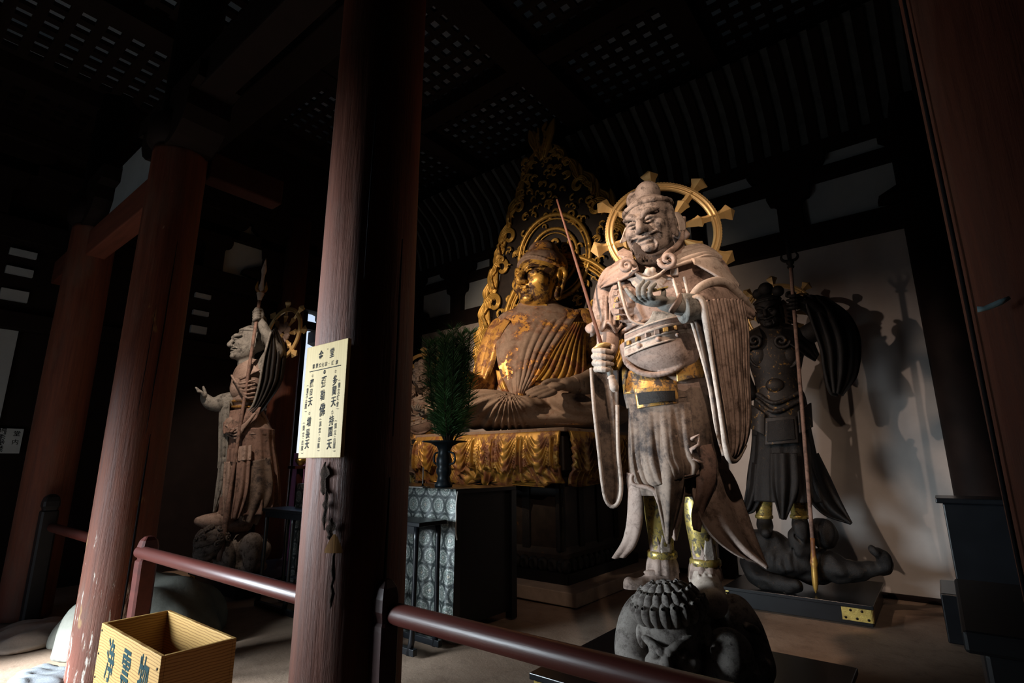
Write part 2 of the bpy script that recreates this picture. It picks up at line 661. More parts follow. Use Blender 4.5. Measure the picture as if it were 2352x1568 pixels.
def buddha_robe(name):
    """grey-brown dusty lacquer over gilding: bare on the chest, gilded along the folds"""
    t = NT(name)
    v = t.co()
    a = t.noise(v, 3.0, 6, .6)
    g = t.noise(v, 17, 9, .72, .3)
    dust = t.mix(t.ramp(g, [(.35, 0.), (.65, 1.)]), (.20, .145, .11), (.30, .23, .185))
    rust = t.mix(t.ramp(g, [(.4, 0.), (.6, 1.)]), (.06, .022, .012), (.30, .12, .055))
    c = t.mix(t.ramp(a, [(.46, 0.), (.60, 1.)]), dust, rust)
    k = t.ramp(t.math('ADD', t.math('MULTIPLY', g, .7), t.math('MULTIPLY', a, 1.1)), [(.99, 0.), (1.05, 1.)])
    c = t.mix(k, c, (.80, .44, .12))
    kk = t.n('RGBToBW')
    t.l(k, kk.inputs[0])
    t.bump(t.mix(.5, g, t.noise(v, 70, 4)), .35, .006)
    return t.out(c, t.math('MULTIPLY_ADD', kk.outputs[0], -.3, .7), t.math('MULTIPLY', kk.outputs[0], .4))


buddha_robe('buddha_robe')
aged('buddha_lap', (.30, .235, .185), (.22, .165, .125), (.14, .06, .03), 3.2, .75, .4, (.56, .7))


def floor_mat():
    t = NT('tamped_floor')
    v = t.co()
    a = t.noise(v, 1.4, 8, .6, .3)
    c = t.mix(t.ramp(a, [(.35, 0.), (.65, 1.)]), (.27, .18, .125), (.38, .27, .195))
    b = t.noise(v, 9, 8, .7)
    c = t.mix(t.ramp(b, [(.52, 0.), (.75, .7)]), c, (.16, .105, .075))
    t.bump(t.mix(.6, t.noise(v, 40, 6, .7), a), .5, .012)
    return t.out(c, .8, 0., .2)


floor_mat()


def board_mat(name, c1, c2, grain=(40, 40, 1.2), rough=.6, rings=False):
    t = NT(name)
    v = t.co(grain)
    w = t.noise(v, 2.2, 4, .6, .6)
    if rings:
        wv = t.n('TexWave', wave_type='BANDS', bands_direction='Z')
        wv.inputs['Scale'].default_value = 16
        wv.inputs['Distortion'].default_value = 5
        wv.inputs['Detail'].default_value = 2
        wv.inputs['Detail Scale'].default_value = .55
        t.l(t.co((.8, .8, 1.6)), wv.inputs['Vector'])
        w = t.mix(.6, w, t.ramp(wv.outputs['Fac'], [(.0, 0.), (.25, .8), (1., 1.)]))
    c = t.mix(t.ramp(w, [(.3, 0.), (.75, 1.)]), c1, c2)
    t.bump(w, .12, .003)
    return t.out(c, rough, 0., .3)


board_mat('sign_wood', (.42, .29, .105), (.54, .395, .17))
board_mat('box_wood', (.26, .13, .035), (.46, .27, .085), (2, 2, 14), .55, True)


def brocade():
    t = NT('brocade')
    c = t.n('TexCoord')
    sp = t.n('SeparateXYZ')
    t.l(c.outputs['UV'], sp.inputs[0])
    u, v = sp.outputs[0], sp.outputs[1]

    def cell(ou, ov):
        a = t.math('SUBTRACT', t.math('FRACT', t.math('ADD', u, ou)), .5)
        b = t.math('MULTIPLY', t.math('SUBTRACT', t.math('FRACT', t.math('ADD', t.math('DIVIDE', v, 1.732), ov)), .5), 1.732)
        return t.math('SQRT', t.math('ADD', t.math('MULTIPLY', a, a), t.math('MULTIPLY', b, b)))
    d = t.math('MINIMUM', cell(0., 0.), cell(.5, .5))
    s, k = (.50, .50, .47), (.008, .010, .012)
    rp_ = t.ramp(d, [(.0, (.34, .26, .14)), (.09, s), (.13, k), (.15, (.36, .38, .35)), (.27, (.15, .20, .17)), (.30, s), (.39, (.20, .22, .20)), (.41, k), (.50, k), (.56, s)])
    n = t.noise(c.outputs['UV'], 13, 4, .75)
    col_ = t.mix(t.ramp(n, [(.45, 0.), (.53, .85)]), rp_, (.05, .065, .062))
    t.bump(n, .3, .004)
    return t.out(col_, .38, .25, .6)


brocade()
# ------------------------------------------------------------------ the hall
YB, XL, XR, YF = 6.74, -7.77, 2.6, -1.7
ZA, ZC = 5.2, 6.3          # aisle ceiling, sanctuary ceiling
rnd = random.Random(4)


def struct(name, mb, mat, parent=None, smooth=False, **kw):
    o = mb.build(name, mat, parent, smooth, **kw)
    if parent is None:
        tag(o, kind='structure')
    return o


# floor: tamped earth, gently uneven
nx, ny = 110, 90
gx, gy = np.meshgrid(np.linspace(XL - .3, XR + .3, nx), np.linspace(YF - .3, YB + .3, ny), indexing='ij')
gz = np.array([[.012 * mnoise.noise((x * 1.3, y * 1.3, 0)) + .006 * mnoise.noise((x * 4, y * 4, 3)) for x, y in zip(a, b)] for a, b in zip(gx, gy)]) - .016
mb = MB().rings(np.stack([gx, gy, gz], -1), closed=False)
tag(mb.build('floor', 'tamped_floor'), kind='structure')


def slab(lo, hi):
    lo, hi = np.array(lo, float), np.array(hi, float)
    return (lo + hi) / 2, (hi - lo) / 2


def wbox(mbx, lo, hi):
    return mbx.box(*slab(lo, hi))


# back wall: dark boarding with white plaster bays
wb = struct('wall_back', wbox(MB(), (XL - .3, YB + .05, -.05), (XR + .3, YB + .25, 7)), 'beam_dark')
for x0, x1 in ((-7.56, -5.75), (-5.62, -2.15), (-2.02, .085)):
    wbox(MB(), (x0, YB - .005, 0), (x1, YB + .06, 3.74)).build('plaster_panel', 'plaster', wb, False)
BRK = (-8.38, -6.53, -4.67, -2.81, -.96, .9)
for a, b in zip(BRK[:-1], BRK[1:]):
    a_, b_ = max(a, XL + .25), min(b, .3)
    wbox(MB(), (a_, YB, 4.0), (b_, YB + .06, 4.535)).build('transom_panel', 'plaster_blue', wb, False)
    wbox(MB(), (a_, YB, 4.70), (b_, YB + .06, 4.885)).build('transom_panel', 'plaster_blue', wb, False)
# left wall with the open bay near the corner
wl = struct('wall_left', MB(), 'beam_dark') if 0 else None
mb = MB()
wbox(mb, (XL - .25, YF - .2, -.05), (XL - .05, 4.49, 7))
wbox(mb, (XL - .25, 4.49, 3.78), (XL - .05, 4.95, 7))
wbox(mb, (XL - .25, 4.95, -.05), (XL - .05, YB + .2, 7))
wbox(mb, (XL - .25, 4.49, -.05), (XL - .05, 4.95, .25))
wl = struct('wall_left', mb, 'beam_dark')
for y0, y1, z0, z1 in ((-1.2, 1.05, .3, 2.745), (3.05, 3.62, 4.0, 4.535), (3.05, 3.62, 4.72, 4.86), ) + tuple((.84, 1.07, z, z + h) for z, h in ((3.80, .06), (3.60, .07), (3.38, .08), (3.08, .12))) + tuple((2.76, 2.96, z, z + h) for z, h in ((3.07, .10), (3.33, .06), (3.58, .06))):
    wbox(MB(), (XL - .06, y0, z0), (XL + .005, y1, z1)).build('plaster_panel', 'plaster_blue', wl, False)
wbox(MB(), (XL - .2, 4.49, 3.47), (XL - .06, 4.95, 3.60)).build('door_lintel', 'beam_dark', wl, False)
mb = MB()
wbox(mb, (XR, YF - .2, -.05), (XR + .2, YB + .2, 7))
struct('wall_right', mb, 'beam_dark')
# front wall behind the camera, with the two doorways the daylight comes through
mb = MB()
wbox(mb, (XL - .25, YF - .2, -.05), (-5.7, YF, 7))
wbox(mb, (-4.1, YF - .2, -.05), (XR + .2, YF, 7))
wbox(mb, (-5.7, YF - .2, 2.0), (-4.1, YF, 7))
struct('wall_front', mb, 'beam_dark')

# long dark beams of the back wall and left wall
k = 1


def trim(lo, hi, mat='beam_dark', bevel=.012):
    global k
    o = struct('trim_%d' % k, wbox(MB(), lo, hi), mat, bevel=bevel)
    k += 1
    return o


for z0, z1, t_ in ((3.74, 4.0, .12), (4.535, 4.70, .10), (4.885, 5.0, .16)):
    trim((XL - .1, YB - t_, z0), (XR, YB + .1, z1))
    trim((XL - .1, YF, z0), (XL + t_, YB, z1))
trim((XL - .1, YB - .06, -.02), (XR, YB + .1, .03))
trim((XL - .1, YF, 2.75), (XL + .07, 4.2, 2.95))
trim((XL - .1, YF, 5.0), (XL + .15, YB, 6.4))
trim((XL, YB - .1, 5.0), (XR, YB + .1, 6.4))
trim((XL, 1.95, ZA - .25), (XR, 2.25, ZC + .2))


def bracket_mesh(name, prof, depth=.2):
    P = [(x, z) for x, z in prof] + [(-x, z) for x, z in prof[::-1]]
    r = np.array([[(x, y, z) for x, z in P] for y in (-depth / 2, depth / 2)])
    return MB().rings(r).mesh(name, False)


prof = [(.13, 0), (.13, .30), (.145, .345), (.175, .37), (.215, .38), (.235, .44), (.235, .535), (.30, .54), (.30, .70), (.33, .72), (.40, .75), (.43, .80), (.43, .885)]
bme = bracket_mesh('bracket', prof)
boat = [(.16, 0), (.52, .06), (.50, .13), (.44, .14), (.30, .13), (.20, .20), (.17, .30), (.17, .36), (.22, .40), (.235, .535), (.30, .54), (.30, .70), (.43, .80), (.43, .885)]
bme2 = bracket_mesh('bracket', boat)
for i, x in enumerate(BRK[1:-1]):
    o = obj('bracket', bme, 'beam_dark', wb)
    o.location = (x, YB - .02, 4.0)
for x in (-7.85, .42):
    o = obj('bracket', bme2, 'beam_dark', wb)
    o.location = (x, YB - .02, 4.0)
for y in (.62, 1.95, 2.9, 3.83, 4.9):
    o = obj('bracket', bme if y != 3.83 else bme2, 'beam_dark', wl)
    o.location = (XL + .0, y, 4.0)
    o.rotation_euler.z = math.pi / 2
for y, z in ((4.93, 3.07), (4.93, 3.60)):
    o = obj('eave_bracket', bracket_mesh('eave_bracket', [(.12, 0), (.16, .05), (.20, .10), (.20, .17), (.30, .20), (.30, .40)], .25), 'beam_dark', wl)
    o.location = (XL - .15, y + .02, z)
    o.rotation_euler.z = math.pi / 2

# sloping ribs between the wall head and the ceiling
cove = thing('rib_cove', 'dark sloping ribs over pale boards high above the back wall', 'ribs')
MB().rings(np.array([[(x, y, z) for y, z in ((YB - .12, 5.0), (YB - .2, 5.35), (YB - .45, 5.7), (YB - .85, 5.98))] for x in (XL, 1.)]), closed=False).build('cove_board', plain('cove_grey', (.09, .105, .11), .9, spec=.1), cove)
rib = MB().rings(np.array([[(x, y, z) for x in (-.055, .055)] + [(x, y - .03, z - .05) for x in (.055, -.055)] for y, z in ((-.12, 5.0), (-.2, 5.35), (-.45, 5.7), (-.85, 5.98))])).mesh('rib', False)
for i in range(44):
    o = obj('rib', rib, 'beam_dark', cove)
    o.location = (XL + .2 + i * .205, YB, 0)

# lattice ceilings: pale boards behind a grid of dark bars, in bays between beams
ceil = struct('ceiling', wbox(MB(), (XL - .2, 2.2, ZC + .6), (XR, YB + .2, ZC + .68)), 'lattice_back')
wbox(MB(), (XL - .2, YF - .2, ZA + .6), (XR, 2.1, ZA + .68)).build('aisle_board', 'lattice_back', ceil, False)
bar_x = wbox(MB(), (XL, -.04, -.022), (XR, .04, .022)).mesh('lattice_bar', False)
bar_y = wbox(MB(), (-.04, 2.2, -.022), (.04, YB, .022)).mesh('lattice_bar', False)
bar_y2 = wbox(MB(), (-.04, YF, -.022), (.04, 2.05, .022)).mesh('lattice_bar', False)
P_ = .1883
for i in range(25):
    o = obj('lattice_bar', bar_x, 'beam_dark', ceil)
    o.location = (0, 4.817 + (i - 13.5) * P_, ZC)
for i in range(47):
    x = -3.69 + (i - 21.5) * P_
    for me_, z in ((bar_y, ZC), (bar_y2, ZA)):
        o = obj('lattice_bar', me_, 'beam_dark', ceil)
        o.location = (x, 0, z + .002)
for i in range(20):
    o = obj('lattice_bar', bar_x, 'beam_dark', ceil)
    o.location = (0, YF + .1 + i * P_, ZA)
for y0 in (2.98, 4.47, 6.42):
    wbox(MB(), (XL, y0 - .03, ZC - .2), (XR, y0 + .2, ZC + .1)).build('ceiling_beam', 'beam_dark', ceil, False)
for x0 in (-7.3, -5.55, -3.52, -1.62, .2):
    wbox(MB(), (x0 - .02, 2.2, ZC - .22), (x0 + (.42 if x0 == -3.52 else .22), YB, ZC + .1)).build('ceiling_beam', 'beam_dark', ceil, False)
for x0 in (-6.7, -5.05, -3.6, -2.0, -.4):
    wbox(MB(), (x0, YF, ZA - .2), (x0 + .24, 2.05, ZA + .09)).build('ceiling_beam', 'beam_dark', ceil, False)
wbox(MB(), (XL, -.05, ZA - .2), (XR, .2, ZA + .09)).build('ceiling_beam', 'beam_dark', ceil, False)

# ------------------------------------------------------------------ pillars
def pillar(x, y, r, ztop, mat, label, seed, z0=0., loss=0):
    rg = random.Random(seed)
    n, m_ = 56, 90
    a = np.linspace(0, 2 * math.pi, n, endpoint=False)
    zz = np.linspace(z0, ztop, m_)
    cr = [(rg.uniform(0, 6.28), rg.uniform(.2, 1.4), rg.uniform(1.2, 2.4)) for _ in range(5)]
    P = []
    for z in zz:
        rr = r * (1.02 - .03 * max(0, (z - 1.5) / 3)) + .006 * np.array([mnoise.noise((math.cos(t) * 1.2 + seed, math.sin(t) * 1.2, z * .6)) for t in a])
        P.append(np.stack([rr * np.cos(a), rr * np.sin(a), np.full(n, z)], 1))
    root = thing('pillar', label, 'pillar', (x, y, 0), 0, 'round wooden pillars along the railing')
    MB().rings(np.array(P)).build('shaft', mat, root)
    return root


def cracks(root, r, face, lst):
    """dark seasoning cracks down the shaft, face = angle towards the camera"""
    for da, z0, z1, w, sway in lst:
        zz = np.linspace(z0, z1, 34)
        ang = face + da + sway * np.sin((zz - z0) * 1.1) + .02 * np.array([mnoise.noise((z * 2.2, da * 5, 1)) for z in zz])
        ww = w * np.sin(np.linspace(.05, math.pi - .05, 34)) ** .6
        L, R_ = [], []
        for z, a_, w_ in zip(zz, ang, ww):
            rr = r * (1.02 - .03 * max(0, (z - 1.5) / 3)) + .0085
            for lst_, s_ in ((L, -1), (R_, 1)):
                b = a_ + s_ * w_ / r
                lst_.append((rr * math.cos(b), rr * math.sin(b), z))
        MB().rings(sheet(L, R_, 34, 3, None, .004)).build('crack', 'ink', root)


PX = {}
for key, x, lab, mat, sd, rad in (('c', -1.80, 'thick red pillar carrying the yellow wooden name board', 'pillar_red', 1, .193),
                                  ('l', -4.335, 'red pillar flaked white near its foot, beside the wooden box', 'pillar_worn', 2, .185),
                                  ('f', -6.52, 'dim red pillar farthest along the railing, beside the white notice', 'pillar_red', 3, .19),
                                  ('r', .285, 'dark brown pillar at the right edge with a pale blue scratch', 'pillar_red', 5, .2)):
    PX[key] = pillar(x, 1.3, rad, ZA if key in 'cr' else 3.67, mat, lab, sd)
    if key in 'lf':
        MB().lathe([(rad * .9, 3.67), (rad * 1.25, 3.72), (rad * 1.3, 3.9), (rad * .9, 3.95), (rad * .9, ZA)], n=24).build('capital', 'beam_dark', PX[key])


def face(x, y=1.3):
    return math.atan2(-y, -x)


cracks(PX['c'], .193, face(-1.8), [(.55, .0, 1.25, .006, .05), (-.1, 2.0, 2.9, .003, .04), (.62, 1.4, 2.2, .004, .03)])
cracks(PX['l'], .185, face(-4.335), [(.28, .2, 1.5, .006, .06), (.2, 1.5, 2.9, .0035, .1), (-.1, 1.6, 2.4, .002, .05)])
cracks(PX['r'], .2, face(.285), [(-1.05, .7, 2.6, .004, .02)])
# pale blue scratch on the right pillar
pts = [at(x, y, Y=1.135) for x, y in ((2246, 709), (2262, 707), (2280, 701), (2300, 692), (2322, 681))]
MB().tube([p - np.array([.285, 1.3, 0]) + rnd.uniform(-.002, .002) for p in pts], [.0055, .004, .005, .005, .003], 6).build('scratch', plain('chalk_blue', (.55, .85, .95), .8, bump=0, var=.1), PX['r'])
# patched hollow and wear on the centre pillar
fa = face(-1.8)
for px_, py_, w, h in ((752, 1098, 20, 34), (752, 1170, 14, 40), (760, 1215, 22, 22), (762, 1330, 10, 56)):
    p = at(px_, py_, Y=1.13) - np.array([-1.8, 1.3, 0])
    a_ = math.atan2(p[1], p[0])
    P = []
    for i in range(9):
        z = p[2] + (i - 4) / 4 * h * .0017
        ww = w * .0011 * math.sqrt(max(.02, 1 - ((i - 4) / 4) ** 2)) * rnd.uniform(.35, 1)
        sh = rnd.uniform(-.02, .02)
        P.append([((.199 + .001 * math.sin(j)) * math.cos(a_ + sh + (j - 3) / 3 * ww / .19), (.199 + .001 * math.sin(j)) * math.sin(a_ + sh + (j - 3) / 3 * ww / .19), z) for j in range(7)])
    MB().rings(np.array(P), closed=False).build('worn_hollow', 'worn_wood', PX['c'])
p = at(765, 1255, Y=1.13) - np.array([-1.8, 1.3, 0])
a_ = math.atan2(p[1], p[0])
P = [[(.203 * math.cos(a_ + s * w), .203 * math.sin(a_ + s * w), p[2] + z) for s in (-1, -.5, 0, .5, 1)] for w, z in ((.16, -.022), (.16, -.012), (.12, .005), (.07, .025), (.02, .04))]
MB().rings(np.array(P), closed=False).build('wood_patch', board_mat('patch_wood', (.18, .07, .02), (.45, .22, .05)), PX['c'])

# tie beams between the pillar heads
trim((-7.7, 1.22, 3.33), (-4.5, 1.38, 3.60), 'beam_red')
trim((-4.1, 1.2, 3.987), (2.5, 1.4, 4.3), 'beam_dark')
wbox(MB(), (-7.7, 1.30, 3.60), (-4.5, 1.33, 4.2)).build('wall_panel_head', 'plaster_blue', None, False)['kind'] = 'structure'
trim((-4.42, 1.49, 3.55), (-4.25, 2.1, 3.78), 'beam_red_shaded')
# boat brackets on the left pillars
for x in (-4.335, -6.52):
    o = obj('bracket_arm', bracket_mesh('bracket_arm', [(.2, 0), (.30, .03), (.40, .10), (.46, .20), (.46, .34), (.6, .36), (.6, .5)], .3), 'beam_dark', PX['l' if x > -5 else 'f'])
    o.location = (0, 0, 3.65)

# red pillar standing on the left wall line and corner posts
for x, y, r_, lab, mt in ((XL + .06, 4.12, .2, 'dim red pillar on the left wall behind the spear guardian', 'pillar_red'), (XL + .05, YB - .05, .2, 'black corner pillar behind the pine branches', 'beam_dark'), (.28, YB - .02, .195, 'black pillar at the right end of the plaster wall', 'beam_dark'), (-5.68, YB, .1, 'slim dark post on the plaster wall left of the golden flame halo', 'beam_dark'), (-2.08, YB, .1, 'slim dark post on the plaster wall behind the bright guardian', 'beam_dark')):
    t_ = thing('wall_pillar', lab, 'pillar', (x, y, 0))
    MB().lathe([(r_, 0), (r_ * 1.01, 1), (r_ * .98, 5.2)], n=32).build('shaft', mt, t_)
# ------------------------------------------------------------------ lettering
def glyph(ch, size):
    c = bpy.data.curves.new('glyph', 'FONT')
    c.body = ch
    c.size = size
    c.align_x = 'CENTER'
    c.align_y = 'CENTER'
    c.extrude = 0
    c.offset = size * .012
    c.resolution_u = 3
    o = bpy.data.objects.new('glyph', c)
    col.objects.link(o)
    me = bpy.data.meshes.new_from_object(o.evaluated_get(bpy.context.evaluated_depsgraph_get()))
    bpy.data.objects.remove(o)
    n = len(me.vertices)
    V = np.zeros(n * 3, np.float32)
    me.vertices.foreach_get('co', V)
    V = V.reshape(-1, 3).astype(float)
    me.calc_loop_triangles()
    T = np.zeros(len(me.loop_triangles) * 3, np.int32)
    me.loop_triangles.foreach_get('vertices', T)
    bpy.data.meshes.remove(me)
    if n:
        V[:, :2] -= (V[:, :2].max(0) + V[:, :2].min(0)) / 2 if ch not in '一・、' else 0
    return V, T.reshape(-1, 3)


def write(mbx, ch, c, size, ux, uz, nrm, wide=1., rot=0., slant=.06, thick=0):
    """put one character centred on c in the plane (ux, uz); nrm points to the reader"""
    V, T = glyph(ch, size)
    if not len(V):
        return
    x, y = V[:, 0] * wide, V[:, 1]
    x, y = x * math.cos(rot) - y * math.sin(rot), x * math.sin(rot) + y * math.cos(rot)
    y = y + x * slant * 2
    mbx.add(np.asarray(c) + x[:, None] * ux + y[:, None] * uz + .0015 * nrm, T=T)


UX, UZ, NY = np.array([1., 0, 0]), np.array([0, 0, 1.]), np.array([0, -1., 0])

# ------------------------------------------------------------------ name board on the centre pillar
ys = 1.07
sg = thing('name_board', 'pale yellow wooden board with black brush lettering hung on the thick red pillar', 'sign', (0, 0, 0))
c4 = [at(x, y, Y=ys) for x, y in ((708, 795), (800, 779), (781, 1052), (683, 1050))]
x0, x1 = (c4[0][0] + c4[3][0]) / 2, (c4[1][0] + c4[2][0]) / 2
z0, z1 = (c4[2][2] + c4[3][2]) / 2, (c4[0][2] + c4[1][2]) / 2
wbox(MB(), (x0, ys, z0), (x1, ys + .014, z1)).build('board', 'sign_wood', sg, False, bevel=.0015)
MB().tube([((x0 + x1) / 2 + .05, ys + .02, z1 - .05), ((x0 + x1) / 2 - .05, 1.105, z1 - .03)], .003, 6).build('hanger', 'iron', sg)


def sp(cx, cy):
    return at(640 + cx * .2552, 680 + cy * .2552, Y=ys)


px_m = abs(sp(500, 900)[2] - sp(500, 1000)[2]) / 100
ink = MB()
for ch, cx, cy, s in [('金', 382, 530, 88), ('堂', 482, 507, 86)] + list(zip('重要文化財鎌倉', (316, 345, 372, 398, 427, 487, 525), (632, 627, 622, 617, 610, 598, 592), (40,) * 7)) + \
        [('彌', 408, 770, 96), ('勒', 396, 890, 92), ('佛', 392, 1022, 112), ('多', 508, 755, 88), ('聞', 500, 850, 80), ('天', 493, 950, 88),
         ('持', 475, 1118, 84), ('國', 465, 1220, 84), ('天', 455, 1332, 88), ('廣', 298, 782, 76), ('目', 292, 865, 62), ('天', 285, 950, 84),
         ('増', 272, 1130, 84), ('長', 262, 1238, 84), ('天', 255, 1332, 84)]:
    write(ink, ch, sp(cx, cy), s * px_m * 1.12, UX, UZ, NY, .72 if s > 50 else .8, 0, .07)
for xs, ys_, txt in (((375, 370, 365, 358), (1150, 1205, 1290, 1347), '国宝白鳳'), ((545, 540, 535, 530), (800, 855, 912, 970), '重文鎌倉'), ((513, 508, 503, 500), (1165, 1225, 1300, 1350), '重文白鳳'),
                     ((260, 256, 248, 244), (850, 893, 953, 995), '重文白鳳'), ((226, 222, 215, 211), (1185, 1245, 1318, 1370), '重文白鳳')):
    for ch, a, b in zip(txt, xs, ys_):
        write(ink, ch, sp(a, b), 46 * px_m * 1.1, UX, UZ, NY, .66, 0, .05)
    for ch, b in (('(', ys_[0] - 42), (')', ys_[3] + 42)):
        a = xs[0] if ch == '(' else xs[3]
        write(ink, ch, sp(a + 1, b), 34 * px_m, UX, UZ, NY, 1, -math.pi / 2, 0)
    write(ink, '.', sp((xs[1] + xs[2]) / 2, (ys_[1] + ys_[2]) / 2), 60 * px_m, UX, UZ, NY)
write(ink, '.', sp(452, 606), 50 * px_m, UX, UZ, NY)
write(ink, '.', sp(442, 476), 60 * px_m, UX, UZ, NY)
for cx, cy, r, w in ((414, 682, 17, 9), (414, 682, 5, 5), (513, 677, 12, 4), (483, 1047, 14, 4), (306, 718, 11, 4), (277, 1055, 12, 4)):
    a = np.linspace(0, 2 * math.pi, 20, endpoint=False)
    c = sp(cx, cy) + .0015 * NY
    V = [c + (rr * math.cos(t) * .85) * px_m * UX + rr * math.sin(t) * px_m * 1.15 * UZ for rr in (r, r - w) for t in a]
    ink.add(V, [(i, (i + 1) % 20, 20 + (i + 1) % 20, 20 + i) for i in range(20)])
a, b = sp(280, 682) + .0015 * NY, sp(560, 620) + .0015 * NY
w = .0022 * UZ
ink.add([a - w * .6, b - w, b + w * .4, a + w * .6], [(0, 1, 2, 3)])
ink.build('lettering', 'ink', sg, False)

# white notice on the left wall
nt = thing('notice', 'white paper notice with black lettering on the far left wall', 'sign', (0, 0, 0))
xn = XL + .015
wbox(MB(), (xn - .008, 1.03, 1.425), (xn, 1.255, 1.685)).build('sheet', 'paper', nt, False)
ink = MB()
UY, NX = np.array([0, 1., 0]), np.array([1., 0, 0])
for txt, y, zz, s in (('堂内', 1.205, (1.635, 1.545), .06), ('撮影厳禁', 1.09, (1.655, 1.592, 1.53, 1.468), .068)):
    for ch, z in zip(txt, zz):
        write(ink, ch, (xn, y, z), s, UY, UZ, NX, 1., 0, 0)
ink.build('lettering', 'ink', nt, False)

# ------------------------------------------------------------------ wooden offering box
bx = thing('offering_box', 'open topped wooden box with green brush characters, at the bottom left', 'box', (-2.93, 1.11, 0))
X0, X1, Y0, Y1, ZT = -.378, .378, -.148, .148, .55
th = .016
for nm, lo, hi in (('front_board', (X0, Y0, .03), (X1, Y0 + th, ZT)), ('back_board', (X0, Y1 - th, .03), (X1, Y1, ZT)), ('side_board', (X0, Y0 + th, .03), (X0 + th, Y1 - th, ZT)),
                   ('side_board', (X1 - th, Y0 + th, .03), (X1, Y1 - th, ZT)), ('bottom_board', (X0, Y0, 0), (X1, Y1, .03))):
    wbox(MB(), lo, hi).build(nm, 'box_wood', bx, False, bevel=.002)
for xx, zz in [(X0 + .02, z) for z in (.52, .42, .32, .2)] + [(X1 - .025, z) for z in (.50, .40, .30)]:
    MB().lathe([(.0, -.002), (.006, -.002), (.005, .003), (0, .003)], (xx, Y0, zz), 8, R=np.array([[1, 0, 0], [0, 0, -1], [0, 1, 0]])).build('nail', 'nail', bx)


def bp(cx, cy):
    return at(200 + cx * .1135, 1390 + cy * .1135, Y=.962) - np.array([-2.93, 1.11, 0])


for ch, cx, cy, s in (('浄', 470, 1110, .19), ('霊', 775, 1330, .19), ('物', 1125, 1500, .19)):
    ink = MB()
    write(ink, ch, bp(cx, cy), s, UX, UZ, NY, .60, 0, -.02)
    ink.build('character', 'ink_green', bx, False)

# ------------------------------------------------------------------ railing
def rail(xa, xb, z, r_, lab):
    t_ = thing('handrail', lab, 'railing', ((xa + xb) / 2, 1.3, 0), 0, 'round red handrails')
    hw = (xb - xa) / 2
    e = [(0, 0), (r_ * .7, 0), (r_, .02), (r_, 2 * hw - .02), (r_ * .7, 2 * hw), (0, 2 * hw)]
    MB().lathe(e, (-hw, 0, z), 24, R=np.array([[0, 0, 1], [0, 1, 0], [-1, 0, 0]])).build('bar', 'rail_red', t_)
    return t_


rail(-1.62, 1.2, .796, .035, 'glossy red handrail running right from the thick pillar with the board')
rail(-4.0, -1.85, .772, .036, 'red handrail between the flaked pillar and the thick pillar')
rail(-6.12, -4.4, .772, .036, 'red handrail between the farthest pillar and the flaked pillar')


def rail_post(x, y, top, w, lab, mat='post_dark'):
    t_ = thing('rail_post', lab, 'post', (x, y, 0), 0, 'short posts beside the pillars')
    P = [(w, 0), (w, top - .16), (w * .98, top - .145), (w * .8, top - .135), (w * .86, top - .12), (w, top - .10), (w * .98, top - .06), (w * .8, top - .025), (w * .45, top - .004), (0.01, top)]
    R4 = [[(sx * r_, sy * r_, z) for sx, sy in ((-1, -.75), (-.75, -1), (.75, -1), (1, -.75), (1, .75), (.75, 1), (-.75, 1), (-1, .75))] for r_, z in P]
    MB().rings(np.array(R4)).build('post_body', mat, t_, False)


rail_post(-1.575, 1.285, .905, .036, 'dark post with rounded head right of the thick pillar')
rail_post(-3.95, 1.33, .865, .05, 'dark red post behind the wooden box, right of the flaked pillar', 'rail_red')
rail_post(-6.2, 1.28, 1.05, .06, 'black post with rounded head right of the farthest pillar', 'lacquer_dull')

# ------------------------------------------------------------------ stones by the left pillar
def blob(name, c, r, mat, label, cat, seed, flat=.0):
    s = SDF((-r[0] * 1.3, -r[1] * 1.3, -.05), (r[0] * 1.3, r[1] * 1.3, r[2] * 1.3), max(r) / 28)
    s.ell((0, 0, 0), r)
    s.smooth_noise(max(r) * .05, max(r) * 1.1, seed)
    s.d = np.maximum(s.d, (-.02 - s.ax[2])[None, None, :])
    o = s.build(name, mat)
    o.location = c
    return tag(o, label, cat)


blob('base_mound', (-5.05, 1.75, 0), (.62, .55, .44), 'stone_mound', 'big rounded pale stone mound behind the flaked red pillar', 'stone', 3)
blob('floor_stone', (-4.56, 1.05, 0), (.24, .15, .05), 'stone_dark', 'small grey stone set in the floor at the flaked pillar foot', 'stone', 8)
blob('floor_stone', (-5.75, 1.15, 0), (.42, .3, .07), 'stone_step', 'flat brown stone at the foot of the farthest pillar', 'stone', 9)

